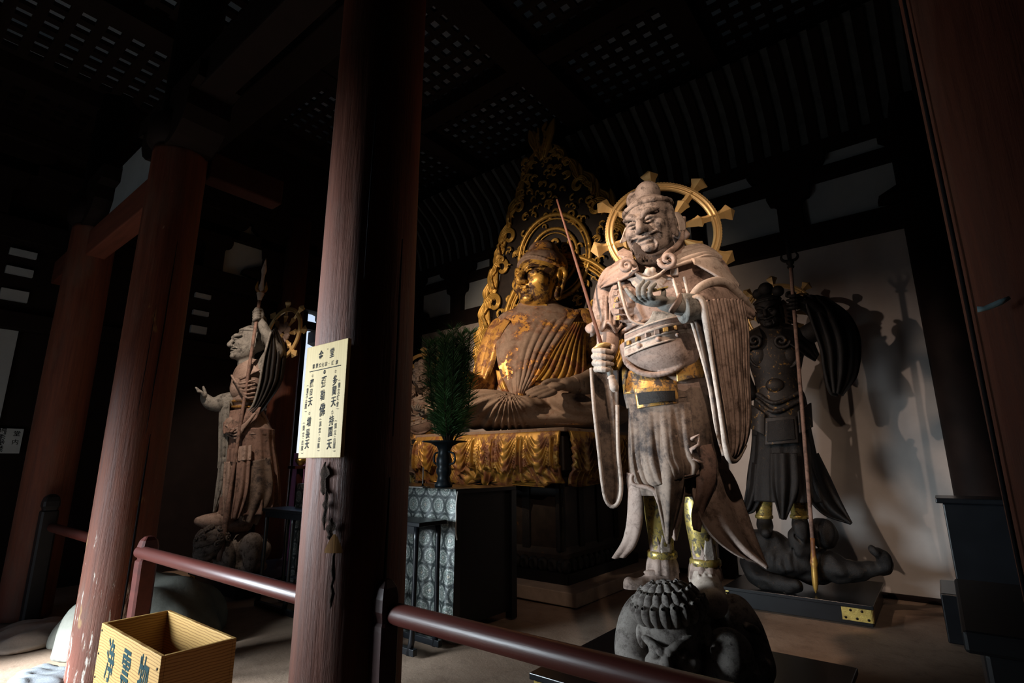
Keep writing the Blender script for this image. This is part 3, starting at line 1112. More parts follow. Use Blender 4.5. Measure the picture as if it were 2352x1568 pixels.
# ------------------------------------------------------------------ plinths of the guardians
def plinth(lo, hi, lab, corners, group='black lacquered plinths under the guardians'):
    lo, hi = np.array(lo, float), np.array(hi, float)
    c = (lo + hi) / 2
    t_ = thing('plinth', lab, 'plinth', (c[0], c[1], 0), 0, group)
    hx, hy = (hi - lo)[:2] / 2
    z = hi[2]
    wbox(MB(), (-hx + .02, -hy + .02, 0), (hx - .02, hy - .02, z - .03)).build('plinth_body', 'lacquer', t_, False, bevel=.004)
    wbox(MB(), (-hx, -hy, z - .03), (hx, hy, z)).build('plinth_top', 'lacquer', t_, False, bevel=.004)
    for sx, sy, wd in corners:
        zb, zt = z * .12 + .01, z - .035
        q = MB()
        cx, cy = sx * (hx - .02), sy * (hy - .02)
        q.box((cx - sx * wd / 2, cy + sy * .002, (zb + zt) / 2), (wd / 2, .004, (zt - zb) / 2))
        q.box((cx + sx * .002, cy - sy * wd / 4, (zb + zt) / 2), (.004, wd / 4, (zt - zb) / 2))
        pl = q.build('brass_corner', 'brass', t_, False)
        for i in range(5):
            MB().lathe([(0, 0), (.011, 0), (.007, .005), (0, .006)], (cx - sx * wd * (.12 + .19 * i), cy + sy * .006, zb + (zt - zb) * (.8 if i % 2 else .2)), 8,
                       R=np.array([[1, 0, 0], [0, 0, sy], [0, sy, 0]])).build('stud', 'nail', pl)


plinth((-1.715, 2.303, 0), (-.454, 3.346, .3), 'black lacquered plinth under the bright foreground guardian', [(-1, -1, .3), (1, -1, .2)])
plinth((-1.74, 5.40, 0), (-.565, 6.49, .163), 'black lacquered plinth with gilt corner under the dark guardian', [(1, -1, .21), (-1, -1, .02)])
plinth((-6.72, 2.69, 0), (-5.6, 3.7, .14), 'black plinth with a small gilt corner under the spear guardian at left', [(-1, -1, .13)])

# ------------------------------------------------------------------ altar pedestal of the seated figure
DX0, DX1, DY0, DY1 = -5.42, -2.772, 4.46, 6.55
mb = MB()
wbox(mb, (DX0, DY0, 0), (DX1, DY1, .124))
tag(mb.build('stone_step', 'stone_step', None, False, bevel=.008), 'low brown stone step around the altar pedestal', 'step')
pc = ((DX0 + DX1) / 2, 5.5)
ped = thing('pedestal', 'tall altar pedestal hung with gilded carved drapery under the seated figure', 'pedestal', (pc[0], pc[1], .124))
hx, hy = DX1 - .235 - pc[0], pc[1] - 4.694


def ring4(sx, sy, z, n=10):
    """rounded-corner rectangle ring"""
    out = []
    r_ = .03
    for qx, qy, a0 in ((1, 1, 0), (-1, 1, 90), (-1, -1, 180), (1, -1, 270)):
        for i in range(n):
            a = math.radians(a0 + 90 * i / (n - 1))
            out.append((qx * (sx - r_) + r_ * math.cos(a), qy * (sy - r_) + r_ * math.sin(a), z))
    return out


MB().rings(np.array([ring4(hx, hy, z) for z in (0, .10)])).build('base_frame', 'lacquer_dull', ped, False)
# carved lotus-petal band: one petal after another
petal = SDF((-.075, -.07, -.01), (.075, .03, .15), .006)
petal.ell((0, 0, .055), (.062, .045, .075), k=.01)
petal.ell((0, -.04, .05), (.03, .012, .045), k=.01, op='-')
pme = mesh_np('petal', *petal.net())
pme.materials.append(M['dark_lacquer_wood'])
for sy_, L_, rz in ((-1, hx, 0), (1, hx, 0)):
    for i in range(int(2 * L_ / .118)):
        o = obj('petal', pme, None, ped)
        if sy_ < 0:
            o.location = (-L_ + .07 + i * .118, -hy + .06, .10)
for i in range(int(2 * hy / .118)):
    o = obj('petal', pme, None, ped)
    o.location = (hx - .06, -hy + .07 + i * .118, .10)
    o.rotation_euler.z = math.pi / 2
for ch in [c for c in ped.children if c.name.startswith('petal') and tuple(c.location) == (0, 0, 0)]:
    bpy.data.objects.remove(ch)
MB().rings(np.array([ring4(hx - a, hy - a, z) for a, z in ((.10, .10), (.10, .2), (.16, .24), (.2, .30), (.2, .92), (.14, .97), (.14, 1.05), (.03, 1.1), (.03, 1.50))])).build('pedestal_core', gilt('pedestal_core', (.30, .14, .03), (.012, .008, .006), 7, .30), ped, False)
for x in np.linspace(-hx + .2, hx - .2, 5):
    MB().box((x, -hy + .2, .62), (.05, .02, .34)).build('core_post', 'dark_lacquer_wood', ped, False)
for y in np.linspace(-hy + .2, hy - .2, 4):
    MB().box((hx - .2, y, .62), (.02, .05, .34)).build('core_post', 'dark_lacquer_wood', ped, False)
wbox(MB(), (-hx - .05, -hy - .07, 1.49), (hx + .05, hy + .05, 1.535)).build('top_board', 'buddha_lap', ped, False, bevel=.012)


def hem(u0, length, seed):
    """carved cloth hanging from the pedestal top: swags with nested folds, ruffled lower hem"""
    n, m_ = int(length / .0085), 84
    rg = random.Random(seed)
    U = np.linspace(0, length, n)
    sw = .47
    nb = max(2, round(length / sw))
    w = length / nb
    Uw = U + .10 * np.sin(U * 2.3 + seed) + .045 * np.sin(U * 5.7 + 2 * seed)
    ph = (Uw / w) % 1
    sid = np.floor(Uw / w).astype(int)
    # lower outline: each swag sags, pointed tails between
    bot = .42 + .17 * np.sin(math.pi * ph) ** 1.5 + .11 * np.abs(np.cos(math.pi * ph)) ** 8 + .012 * np.sin(U * 23) + .02 * np.sin(U * 7.7 + seed)
    V_ = np.linspace(0, 1, m_)
    z = -V_[:, None] * bot[None]
    c = ph[None] - .5
    par = (.43 + .10 * np.sin(sid * 2.3 + seed))[None] * (1 - (2 * c) ** 2)
    q = (-z - .04)
    inside = np.clip((.42 - np.abs(c)) / .06, 0, 1)
    fold = inside * .020 * np.sin(2 * math.pi * (q - par * 1.15 + .08) / .085) * np.clip(q / .12, 0, 1) * np.clip(np.abs(c) * 5, .25, 1)
    fold += (1 - inside) * .026 * np.cos(2 * math.pi * (U[None] / .055)) * np.clip(q / .05, 0, 1)
    lower = np.clip((V_[:, None] - .72) / .05, 0, 1)
    line = .72 + .05 * np.sin(2 * math.pi * ph * 2 + sid * 1.7) + .03 * np.sin(2 * math.pi * ph * 5)
    low = np.clip((V_[:, None] - line[None]) / .02, 0, 1)
    fold = fold * (1 - low) + low * (.018 * np.sin(2 * math.pi * (U[None] / .10 + .5 * np.sin(V_[:, None] * 9 + sid[None] * 2))) - .030)
    out = .035 + .055 * np.sin(math.pi * V_[:, None]) ** .7 + fold
    return U, out, z


for side, L_, org, rz in (('front', 2 * hx, (-hx, -hy - .045, 1.50), 0), ('side', 2 * hy, (hx + .045, -hy, 1.50), math.pi / 2)):
    U, out, z = hem(0, L_, 3 if side == 'front' else 8)
    Uu = np.broadcast_to(U[None], z.shape)
    P = np.stack([Uu, -out, z], -1)
    ring = np.concatenate([P, (P + np.array([0, .035, 0]))[:, ::-1]], 1)
    dr_ = MB().rings(ring).build('drapery', 'gilt_hem', ped)
    dr_.location = org
    dr_.rotation_euler.z = rz

# ------------------------------------------------------------------ altar table with brocade, low black stand, vase and pine
al = thing('altar_table', 'tall altar table with silver brocade cloth hanging down its front', 'table', (-4.2, 3.5, 0))
wbox(MB(), (-1.16, -.36, 1.06), (1.16, .42, 1.095)).build('table_top', 'lacquer', al, False, bevel=.005)
for sx_, sy_ in ((-1, -1), (1, -1), (-1, 1), (1, 1)):
    MB().box((sx_ * 1.12, .03 + sy_ * .36, .53), (.035, .035, .53)).build('leg', 'lacquer', al, False)
wbox(MB(), (-1.12, -.30, .06), (1.12, .36, 1.06)).build('side_panel', 'lacquer_dull', al, False)
n, m_ = 220, 40
U = np.linspace(-1.165, 1.168, n)
Vv = np.linspace(0, 1, m_)
P = np.stack([np.broadcast_to(U[None], (m_, n)), -.375 - .018 * Vv[:, None] * (1 + np.sin(U[None] * 19 + .8 * np.sin(U[None] * 5))) - .012 * Vv[:, None] * np.sin(U[None] * 47), np.broadcast_to(1.098 - Vv[:, None] * 1.07, (m_, n))], -1)
P = np.concatenate([np.array([[(u, -.1, 1.0985) for u in U], [(u, -.36, 1.0985) for u in U]]), P])
cl = MB().rings(P, closed=False).build('brocade_cloth', 'brocade', al)
uv = cl.data.uv_layers.new(name='UVMap')
li = np.zeros(len(cl.data.loops), np.int32)
cl.data.loops.foreach_get('vertex_index', li)
UVv = np.stack([np.broadcast_to(U[None], (m_ + 2, n)) / .15, np.concatenate([[-.3, 0], -Vv * 1.07])[:, None] / .15 + 0 * U[None]], -1).reshape(-1, 2)
uv.data.foreach_set('uv', UVv[li].ravel().astype(np.float32))
MB().tube(spline([(1.172, -.36, 1.08), (1.178, -.38, .98), (1.17, -.37, .9), (1.185, -.385, .78), (1.19, -.375, .72)], 16), .006, 6).build('cord', 'white_cloth', al)

st = thing('low_stand', 'slender black lacquered stand in front of the brocade altar', 'table', (-4.12, 2.86, 0))
wbox(MB(), (-1.16, -.14, .85), (1.12, .14, .88)).build('stand_top', 'lacquer', st, False, bevel=.004)
for x in (-1.1, -.62, .62, 1.06):
    for y in (-.11, .11):
        lg = MB()
        lg.tube(spline([(x, y, .85), (x, y, .5), (x - .005, y * 1.05, .1), (x - .02, y * 1.12, .0)], 10), [.022, .018, .018, .024], 8)
        lg.build('leg', 'lacquer', st)
for y in (-.12, .12):
    wbox(MB(), (-1.14, y - .02, .0), (1.1, y + .02, .045)).build('foot_rail', 'lacquer', st, False, bevel=.004)
    wbox(MB(), (-1.1, y - .008, .80), (1.06, y + .008, .85)).build('apron', 'lacquer', st, False)
wbox(MB(), (-.6, -.1, .3), (.6, .1, .32)).build('shelf', 'lacquer', st, False)

vs_ = thing('vase', 'dark bronze altar vase with flared rim holding pine branches', 'vase', (-3.4, 3.35, 1.0995))
pr = [(0, 0), (.075, 0), (.08, .02), (.06, .05), (.052, .09), (.066, .12), (.068, .15), (.058, .17), (.066, .19), (.068, .24), (.06, .26), (.05, .30), (.07, .345), (.125, .375), (.20, .385), (.195, .392), (.12, .386), (.06, .36), (.0, .35)]
MB().lathe(pr, n=32).build('vase_body', 'bronze_dark', vs_)
for sx_ in (-1, 1):
    MB().tube(spline([(sx_ * .05, 0, .30), (sx_ * .12, 0, .28), (sx_ * .125, 0, .21), (sx_ * .065, 0, .19)], 12), .009, 6).build('vase_handle', 'bronze_dark', vs_)

pn = thing('pine_branches', 'tall bunch of green pine branches standing in the bronze vase', 'plant', (-3.36, 3.36, 1.0995))
rg = np.random.RandomState(5)
stems = MB()
V, T = [], []
cnt = 0
for s_ in range(26):
    a, rr = rg.rand() * 6.28, .03 + .20 * math.sqrt(rg.rand())
    top = .95 + .58 * rg.rand() * (1 - rr * 1.2)
    if s_ < 4:
        rr, top = .03 + .03 * s_, 1.40 - .1 * s_
    tip = np.array([rr * math.cos(a), rr * math.sin(a), top])
    crv = spline([(0, 0, .3), (rr * .75 * math.cos(a), rr * .75 * math.sin(a), .3 + (top - .3) * .45), tip], 14)
    stems.tube(crv, np.linspace(.009, .004, 14), 5)
    for j in range(2, 14):
        for q in range(36):
            base = crv[j] + (crv[min(j + 1, 13)] - crv[j]) * rg.rand()
            ax = crv[j] - crv[j - 1]
            ax /= np.linalg.norm(ax)
            d = rg.randn(3)
            d -= ax * (d @ ax)
            d /= np.linalg.norm(d)
            dr = d * .8 + ax * (.55 + .5 * rg.rand())
            dr /= np.linalg.norm(dr)
            ln = .085 + .06 * rg.rand()
            sd = np.cross(dr, rg.randn(3))
            sd /= np.linalg.norm(sd)
            V += [base - sd * .0019, base + sd * .0019, base + dr * ln * .6 + sd * .0017, base + dr * ln - np.array([0, 0, .008]), ]
            T += [(cnt, cnt + 1, cnt + 2), (cnt, cnt + 2, cnt + 3)]
            cnt += 4
stems.build('branch', 'pine_stem', pn)
o = obj('needles', mesh_np('needles', V, None, T, False), 'pine', pn)
tag(o, kind='stuff')

cs = thing('candlestick', 'thin white candle on the brocade altar beside the vase', 'candle', (-3.61, 3.3, 1.095))
MB().lathe([(0, 0), (.03, 0), (.03, .006), (.008, .015), (.008, .03)], n=14).build('holder', 'bronze_dark', cs)
MB().lathe([(.0, .03), (.0055, .03), (.005, .165), (.001, .172)], n=10).build('candle', 'white_cloth', cs)
tag(wbox(MB(), (-3.95, 3.16, 1.0985), (-3.46, 3.25, 1.104)).build('paper_strip', 'white_cloth', None, False), 'white paper strip lying along the edge of the brocade altar', 'paper')

# purple hanging, tray with bowl, and brocade covered chest seen past the pillar
hg = MB().rings(sheet([at(*q, Y=4.05) for q in ((676, 1040), (672, 1080), (668, 1115), (646, 1308))], [at(*q, Y=4.05) for q in ((706, 1040), (704, 1080), (702, 1115), (678, 1315))], 12, 16, lambda s, t: .008 * np.sin(t * 22), .006)).build('purple_hanging', 'purple')
tag(hg, 'plain purple cloth hanging between the board and the dark stand', 'cloth')
tr = thing('offering_tray', 'small red brown tray with a painted bowl just under the name board', 'tray', at(690, 1073, Y=3.81))
MB().box((0, 0, 0), (.15, .09, .018)).build('tray_body', 'post_dark', tr, False, bevel=.004)
MB().lathe([(0, .02), (.03, .02), (.035, .03), (.07, .07), (.075, .11), (.07, .11), (.03, .05), (0, .05)], n=20).build('bowl', 'brass', tr)
MB().lathe([(0, .055), (.05, .07), (.065, .10), (.05, .135), (0, .15)], n=20).build('offering', 'white_cloth', tr)
zt = at(690, 1073, Y=3.81)[2]
MB().box((0, 0, -zt / 2), (.03, .03, zt / 2 - .016)).build('tray_foot', 'post_dark', tr, False)
MB().box((0, 0, -zt + .012), (.1, .07, .012)).build('tray_foot_plate', 'post_dark', tr, False)

# black lacquered stand at the right wall
bs = thing('lacquer_stand', 'black lacquered stand with a shiny top case at the right end of the wall', 'stand', (.35, 5.6, 0))
wbox(MB(), (-.47, -.3, 0), (.6, .3, .34)).build('stand_base', 'lacquer', bs, False, bevel=.01)
wbox(MB(), (-.36, -.2, .34), (.5, .2, .98)).build('stand_case', 'lacquer', bs, False, bevel=.01)
wbox(MB(), (-.40, -.23, .98), (.54, .23, 1.02)).build('stand_lid', 'lacquer', bs, False, bevel=.008)
# dark chest at the foot of the right pillar
ch = thing('dark_chest', 'black chest filling the bottom right corner below the brown pillar', 'chest', (.52, 1.9, 0))
wbox(MB(), (-.5, -.3, 0), (.7, .3, .90)).build('chest_body', 'lacquer_dull', ch, False, bevel=.01)
wbox(MB(), (-.53, -.33, .90), (.73, .33, .945)).build('chest_lid', 'lacquer_dull', ch, False, bevel=.008)

# hanging hooks under the aisle ceiling
for pts, lab in ((((420, 165), (413, 230), (404, 305), (390, 303), (372, 300), (369, 294), (370, 288)), 'thin iron hook hanging left of the flaked pillar head, nearer one'),
                 (((245, 335), (232, 400), (217, 476), (204, 474), (190, 470), (187, 464), (189, 458)), 'thin iron hook hanging farther left under the dark ceiling')):
    P = [at(x, y, Y=1.55) for x, y in pts]
    t_ = thing('hanging_hook', lab, 'hook', P[2], 0, 'iron hooks hanging from the ceiling')
    P = [p - P[2] for p in P]
    top = P[0].copy()
    top[2] = ZA - .1 - (at(*pts[2], Y=1.55)[2])
    MB().tube([top, P[0], P[1], P[2]], .005, 6).build('rod', 'iron', t_)
    MB().tube(P[2:], .008, 6).build('hook', 'iron', t_)
# ------------------------------------------------------------------ statue kit
def ploft(C, rows, n=96, m_=70, pleat=None, sq=1.):
    """closed surface from picture rows (y, xl, xr, depth radius, depth centre)"""
    A = []
    for y, xl, xr, dr, dc in rows:
        p = C.p((xl + xr) / 2, y, dc)
        A.append((*p, C.ppm((xl + xr) / 2, y, dc) * (xr - xl) / 2, dr))
    A = spline(A, m_)
    th = np.linspace(0, 2 * math.pi, n, endpoint=False)
    cs, sn = np.cos(th), np.sin(th)
    if sq != 1:
        cs, sn = np.sign(cs) * np.abs(cs) ** sq, np.sign(sn) * np.abs(sn) ** sq
    P = []
    for i, (x, y, z, hw, dr) in enumerate(A):
        k_ = 1 + (pleat(th, i / (m_ - 1)) if pleat else 0)
        P.append(np.stack([x + hw * cs * k_, y - dr * sn * k_, np.full(n, z)], 1))
    return np.array(P)


def psheet(C, L, R_, n=44, m_=26, disp=None, thick=.014):
    return sheet(C.ps(L), C.ps(R_), n, m_, disp, thick)


def add_sheet(C, parent, name, mat, L, R_, disp=None, thick=.014, n=44, m_=26, rim=0, rim_mat=None):
    mb = MB().rings(psheet(C, L, R_, n, m_, disp, thick))
    o = mb.build(name, mat, parent)
    return o


def folds(k_, amp, bulge=0., ph=0., grow=1., tip=0.):
    def f(s, t):
        e = np.sin(math.pi * t)
        return (amp * (1 - grow + grow * s) * np.cos(2 * math.pi * k_ * t + ph) * (1 - tip * s) + bulge * e)
    return f


def spiral(c, r0, r1, turns, a0, n=40, ux=(1, 0, 0), uz=(0, 0, 1), lift=0., ny=(0, -1, 0)):
    t = np.linspace(0, 1, n)
    a = a0 + turns * 2 * math.pi * t
    r = r0 + (r1 - r0) * t
    return np.array(c) + (r * np.cos(a))[:, None] * np.array(ux) + (r * np.sin(a))[:, None] * np.array(uz) + (lift * t)[:, None] * np.array(ny)


def gold_halo(parent, c, R_, tilt, angles, mats=('gilt_halo', 'gilt_halo'), petals=True, seed=0, name='halo'):
    """spoked wheel halo: moulded ring with toothed rim, flared spokes, petal rosette; tilt is a 3x3 rotation"""
    c = np.array(c, float)
    X, Yv, Zv = tilt[:, 0], tilt[:, 1], tilt[:, 2]
    n = 220
    a = np.linspace(0, 2 * math.pi, n, endpoint=False)
    P = []
    for j, (r, d) in enumerate([(.86, .02), (.875, .045), (.90, .05), (.905, .035), (.94, .035), (.945, .055), (.965, .055), (.97, .04), (.985, .06), (1.0, .03), (1.0, -.03), (.86, -.02)]):
        rr = np.full(n, r)
        if j in (8, 9, 10):
            rr = rr + np.where(np.arange(n) % 2, .012, 0)
        P.append(c + (R_ * rr * np.sin(a))[:, None] * X + (R_ * rr * np.cos(a))[:, None] * Zv - R_ * d * Yv)
    P = np.array(P)
    root = MB().rings(np.concatenate([P, P[:1]]), cap=False).build(name, mats[0], parent)
    prof = [(.26, .03), (.45, .055), (.62, .095), (.685, .125), (.73, .07), (.80, .066), (.86, .07), (1.0, .074), (1.04, .08), (1.10, .10), (1.18, .155), (1.205, .165), (1.31, .004)]
    sm = []
    for r, w in prof:
        sm.append([(w, 0, r), (0, -w * .75, r), (-w, 0, r), (0, w * .75, r)])
    me = MB().rings(np.array(sm) * R_).mesh('spoke', False)
    for an in angles:
        b = math.radians(an)
        o = obj('spoke', me, mats[1], root)
        zax = math.sin(b) * X + math.cos(b) * Zv
        xax = math.cos(b) * X - math.sin(b) * Zv
        mm = Matrix.Identity(4)
        for i in range(3):
            mm[i][0], mm[i][1], mm[i][2], mm[i][3] = xax[i], Yv[i], zax[i], c[i]
        o.matrix_local = mm
    if petals:
        pm = []
        for s_ in np.linspace(0, 1, 9):
            w = .17 * math.sin(math.pi * min(.97, s_ * .86 + .1)) ** .8
            pm.append([(w * t, -.04 - .05 * s_ + .05 * t * t, .10 + .36 * s_) for t in np.linspace(-1, 1, 9)] + [(w * t, -.01 - .05 * s_ + .05 * t * t, .10 + .36 * s_) for t in np.linspace(1, -1, 9)])
        pme_ = MB().rings(np.array(pm) * R_).mesh('petal', True)
        for i in range(8):
            b = math.radians(angles[0] + 22 + 45 * i)
            o = obj('petal', pme_, 'statue_wood', root)
            zax = math.sin(b) * X + math.cos(b) * Zv
            xax = math.cos(b) * X - math.sin(b) * Zv
            mm = Matrix.Identity(4)
            for k_ in range(3):
                mm[k_][0], mm[k_][1], mm[k_][2], mm[k_][3] = xax[k_], Yv[k_], zax[k_], c[k_]
            o.matrix_local = mm
    return root


def guardian_head(parent, c, s, Mr, mat, hair=None, h=None, topknot=((-.15, .12, .56, .155), (.06, .10, .58, .20)), mouth='closed', fierce=.6, beard=True, name='head'):
    """carved head: unit is the height from chin to crown, face looks along local -y"""
    c = np.array(c, float)
    h = h or s / 85

    def T(p):
        return c + s * (Mr @ np.array(p, float))
    F = SDF(c - s * .85, c + s * np.array([.85, .85, 1.15]), h)

    def E(p, r, k_=.03, op='+', R=None):
        F.ell(T(p), s * np.array(r), Mr if R is None else Mr @ R, s * k_, op)

    def Tu(pts, r, k_=.02, op='+', n=8):
        F.tube(np.array([T(p) for p in pts]), s * np.atleast_1d(r), s * k_, op, n)
    E((0, .06, .14), (.355, .40, .37))
    E((0, -.10, -.16), (.325, .29, .34), .08)
    E((0, -.16, -.33), (.255, .20, .17), .06)
    E((0, .02, -.55), (.22, .22, .30), .05)
    for q in (-1, 1):
        E((q * .185, -.275, -.08), (.125, .10, .11), .06)
        Tu([(q * .035, -.405, .055), (q * .12, -.405, .10 + .05 * fierce), (q * .27, -.29, .13 + .04 * fierce)], [.035, .045, .028], .03)
        E((q * .145, -.40, .010), (.10, .07, .036), .025, '-')
        E((q * .145, -.322, .006), (.078, .056, .034), .012)
        Tu([(q * .05, -.376, .005), (q * .14, -.402, .036), (q * .25, -.318, .022)], [.016, .026, .016], .008)
        Tu([(q * .055, -.376, -.012), (q * .14, -.392, -.030), (q * .24, -.318, .002)], [.012, .020, .012], .008)
        E((q * .060, -.425, -.135), (.048, .05, .042), .02)
        E((q * .025, -.465, -.165), (.017, .03, .012), .008, '-')
        Tu([(q * .07, -.415, -.11), (q * .15, -.37, -.18), (q * .20, -.32, -.28)], [.006, .016, .008], .02, '-')
        # ear
        E((q * .365, .04, .0), (.040, .095, .155), .015)
        E((q * .40, .02, .02), (.03, .05, .10), .015, '-')
        E((q * .36, .03, -.19), (.038, .05, .09), .02)
    Tu([(0, -.385, .08), (0, -.445, -.02), (0, -.485, -.115)], [.034, .042, .058], .025)
    E((0, -.47, -.135), (.052, .05, .042), .02)
    Tu([(-.03, -.405, .13), (-.02, -.40, .07)], [.012], .012, '-', 4)
    Tu([(.03, -.405, .13), (.02, -.40, .07)], [.012], .012, '-', 4)
    # mouth
    Tu([(-.13, -.345, -.265), (-.06, -.40, -.235), (0, -.412, -.243), (.06, -.40, -.235), (.13, -.345, -.265)], [.012, .024, .022, .024, .012], .012)
    Tu([(-.11, -.35, -.30), (0, -.40, -.315), (.11, -.35, -.30)], [.012, .030, .012], .012)
    Tu([(-.14, -.355, -.275), (-.05, -.415, -.268), (.05, -.415, -.268), (.14, -.355, -.275)], [.010, .013, .010], .006, '-')
    E((0, -.335, -.405), (.115, .085, .075), .04)
    if beard:
        for q in (-1, 1):
            Tu([(q * .03, -.42, -.205), (q * .12, -.40, -.205), (q * .20, -.36, -.19), (q * .25, -.31, -.225)], [.016, .020, .016, .008], .01)
            Tu([(q * .13, -.35, -.30), (q * .15, -.33, -.38), (q * .09, -.34, -.45)], [.012, .022, .016], .012)
    obj_ = F.build(name, mat, parent)
    # hair: fringe under a cap, cap, topknot
    G = SDF(c - s * .85, c + s * np.array([.85, .85, 1.15]), h)

    def E2(p, r, k_=.03, op='+'):
        G.ell(T(p), s * np.array(r), Mr, s * k_, op)
    E2((0, .09, .205), (.385, .395, .345), .02)
    E2((0, -.33, -.06), (.27, .30, .33), .03, '-')
    E2((0, -.42, .14), (.20, .18, .20), .03, '-')
    for q in (-1, 1):
        E2((q * .34, -.02, -.05), (.06, .06, .20), .03)
    for i in range(46):
        a = math.radians(-100 + 200 * i / 45)
        p0 = (.40 * math.sin(a), .10 - .42 * math.cos(a), .20 - .10 * abs(math.sin(a)))
        p1 = (.37 * math.sin(a + .04), .10 - .385 * math.cos(a), .34 - .06 * abs(math.sin(a)))
        G.cap(T(p0), T(p1), s * .013, s * .013, s * .006, '-')
    hr = G.build('hair', hair or mat, obj_)
    K = SDF(c - s * .6, c + s * np.array([.7, .7, 1.25]), h)
    K.ell(T((0, .10, .38)), s * np.array([.335, .345, .13]), Mr, s * .03)
    for i in range(20):
        a = 2 * math.pi * i / 20
        a2 = 2 * math.pi * (i + 1) / 20
        K.cap(T((.365 * math.sin(a), .10 - .375 * math.cos(a), .335)), T((.365 * math.sin(a2), .10 - .375 * math.cos(a2), .335)), s * .042, k=s * .012)
    for x, y, z, r in topknot:
        K.ell(T((x, y, z)), s * np.array([r, r, r * 1.02]), Mr, s * .008)
    K.build('headdress', mat, obj_)
    return obj_, T


def hand(parent, fingers, palm, rad, mat, h=.004, name='hand', extra=()):
    """fingers: lists of local points from knuckle to tip; palm: list of (centre, radii) ellipsoids"""
    allp = np.vstack([np.array(f) for f in fingers] + [np.array([p[0]]) for p in palm] + [np.array(e[0]) for e in extra])
    F = SDF(allp.min(0) - rad * 4, allp.max(0) + rad * 4, h)
    for p in palm:
        F.ell(p[0], p[1], p[2] if len(p) > 2 else None, k=rad * .9)
    for e in extra:
        F.tube(e[0], e[1], k=rad, n=8)
    G = None
    for f in fingers:
        F.tube(f, [rad * 1.12, rad, rad * .95, rad * .72], k=rad * .35, n=10)
    return F.build(name, mat, parent)


# ------------------------------------------------------------------ the bright guardian in front
C1 = Canvas(-1.17, 2.93)
G1 = thing('guardian_statue', 'bright guardian statue with open palm and sword standing nearest on the right', 'statue', (C1.o[0], C1.o[1], 0), C1.ang, 'four armoured guardian statues')
P1 = C1.p
HM = rotm(-20, 0, -7) @ rotm(0, 6, 0)
guardian_head(G1, P1(1493, 524, .13), .385, HM, 'statue_face', 'statue_face')
# beard fringe under the jaw
F = SDF(P1(1430, 640, .3) - .05, P1(1560, 540, 0) + .05, .006)
F.tube([P1(1462, 560, .20), P1(1475, 592, .24), P1(1500, 598, .25), P1(1525, 585, .22), P1(1541, 560, .14)], [.02, .03, .035, .03, .02], n=20)
for i in range(26):
    t_ = i / 25
    q = P1(1462 + 78 * t_, 575 + 26 * math.sin(math.pi * t_), .25 + .03 * math.sin(math.pi * t_))
    F.cap(q + (0, 0, .03), q + (0, 0, -.03), .007, .005, .004, '-')
F.build('beard', 'beard_dark', G1)

# torso armour
tor = ploft(C1, [(592, 1465, 1545, .09, .03), (606, 1440, 1585, .12, .03), (628, 1410, 1640, .15, .03), (665, 1397, 1640, .185, .05), (712, 1402, 1622, .20, .055), (755, 1424, 1602, .185, .05), (790, 1442, 1592, .17, .05), (830, 1436, 1606, .19, .055), (880, 1434, 1632, .205, .05), (935, 1440, 1640, .20, .04), (990, 1444, 1642, .19, .03)], 110, 90)
MB().rings(tor).build('torso', 'statue_wood', G1)
# chest relief: two breast plates with rims, centre knot with fan, bosses
F = SDF(P1(1395, 770, .33) - .03, P1(1640, 600, 0) + .03, .0055)
for cx, cy, rx, rz, d in ((1440, 690, .088, .118, .185), (1560, 690, .10, .118, .175)):
    c_ = P1(cx, cy, d)
    F.ell(c_, (rx, .060, rz), k=.012)
    for i in range(30):
        a, b = 2 * math.pi * i / 30, 2 * math.pi * (i + 1) / 30
        F.cap(c_ + (rx * 1.05 * math.cos(a), -.012, rz * 1.05 * math.sin(a)), c_ + (rx * 1.05 * math.cos(b), -.012, rz * 1.05 * math.sin(b)), .012, k=.006)
        F.cap(c_ + (rx * .88 * math.cos(a), -.030, rz * .88 * math.sin(a)), c_ + (rx * .88 * math.cos(b), -.030, rz * .88 * math.sin(b)), .006, k=.004)
    for q in ((-.3, .1), (.25, .3), (.05, -.4), (-.1, .5), (.3, -.15)):
        F.ell(c_ + (rx * q[0], -.055, rz * q[1]), (.020, .012, .016), k=.006)
F.build('breast_plate', 'statue_wood', G1)
F = SDF(P1(1420, 720, .36) - .03, P1(1575, 590, .1) + .03, .005)
kc = P1(1489, 624, .27)
F.ell(kc, (.022, .02, .024), k=.006).ell(kc + (.024, 0, .006), (.018, .018, .02), k=.006)
for i in range(15):
    a = math.radians(200 + 140 * i / 14)
    L_ = .115 - .02 * abs(i - 7) / 7
    F.cap(kc + (.02 * math.cos(a), 0, .02 * math.sin(a)), kc + (L_ * math.cos(a) * 1.05, .03, L_ * math.sin(a) * .9), .006, .010, .006)
for x, y in ((1482, 605), (1448, 640), (1462, 690), (1537, 640), (1552, 655), (1545, 690)):
    F.ell(P1(x, y, .235), (.02, .014, .011), k=.004)
F.box(P1(1549, 624, .235), (.022, .012, .022), rnd=.004, k=.003)
F.build('chest_knot', 'statue_pale', G1)
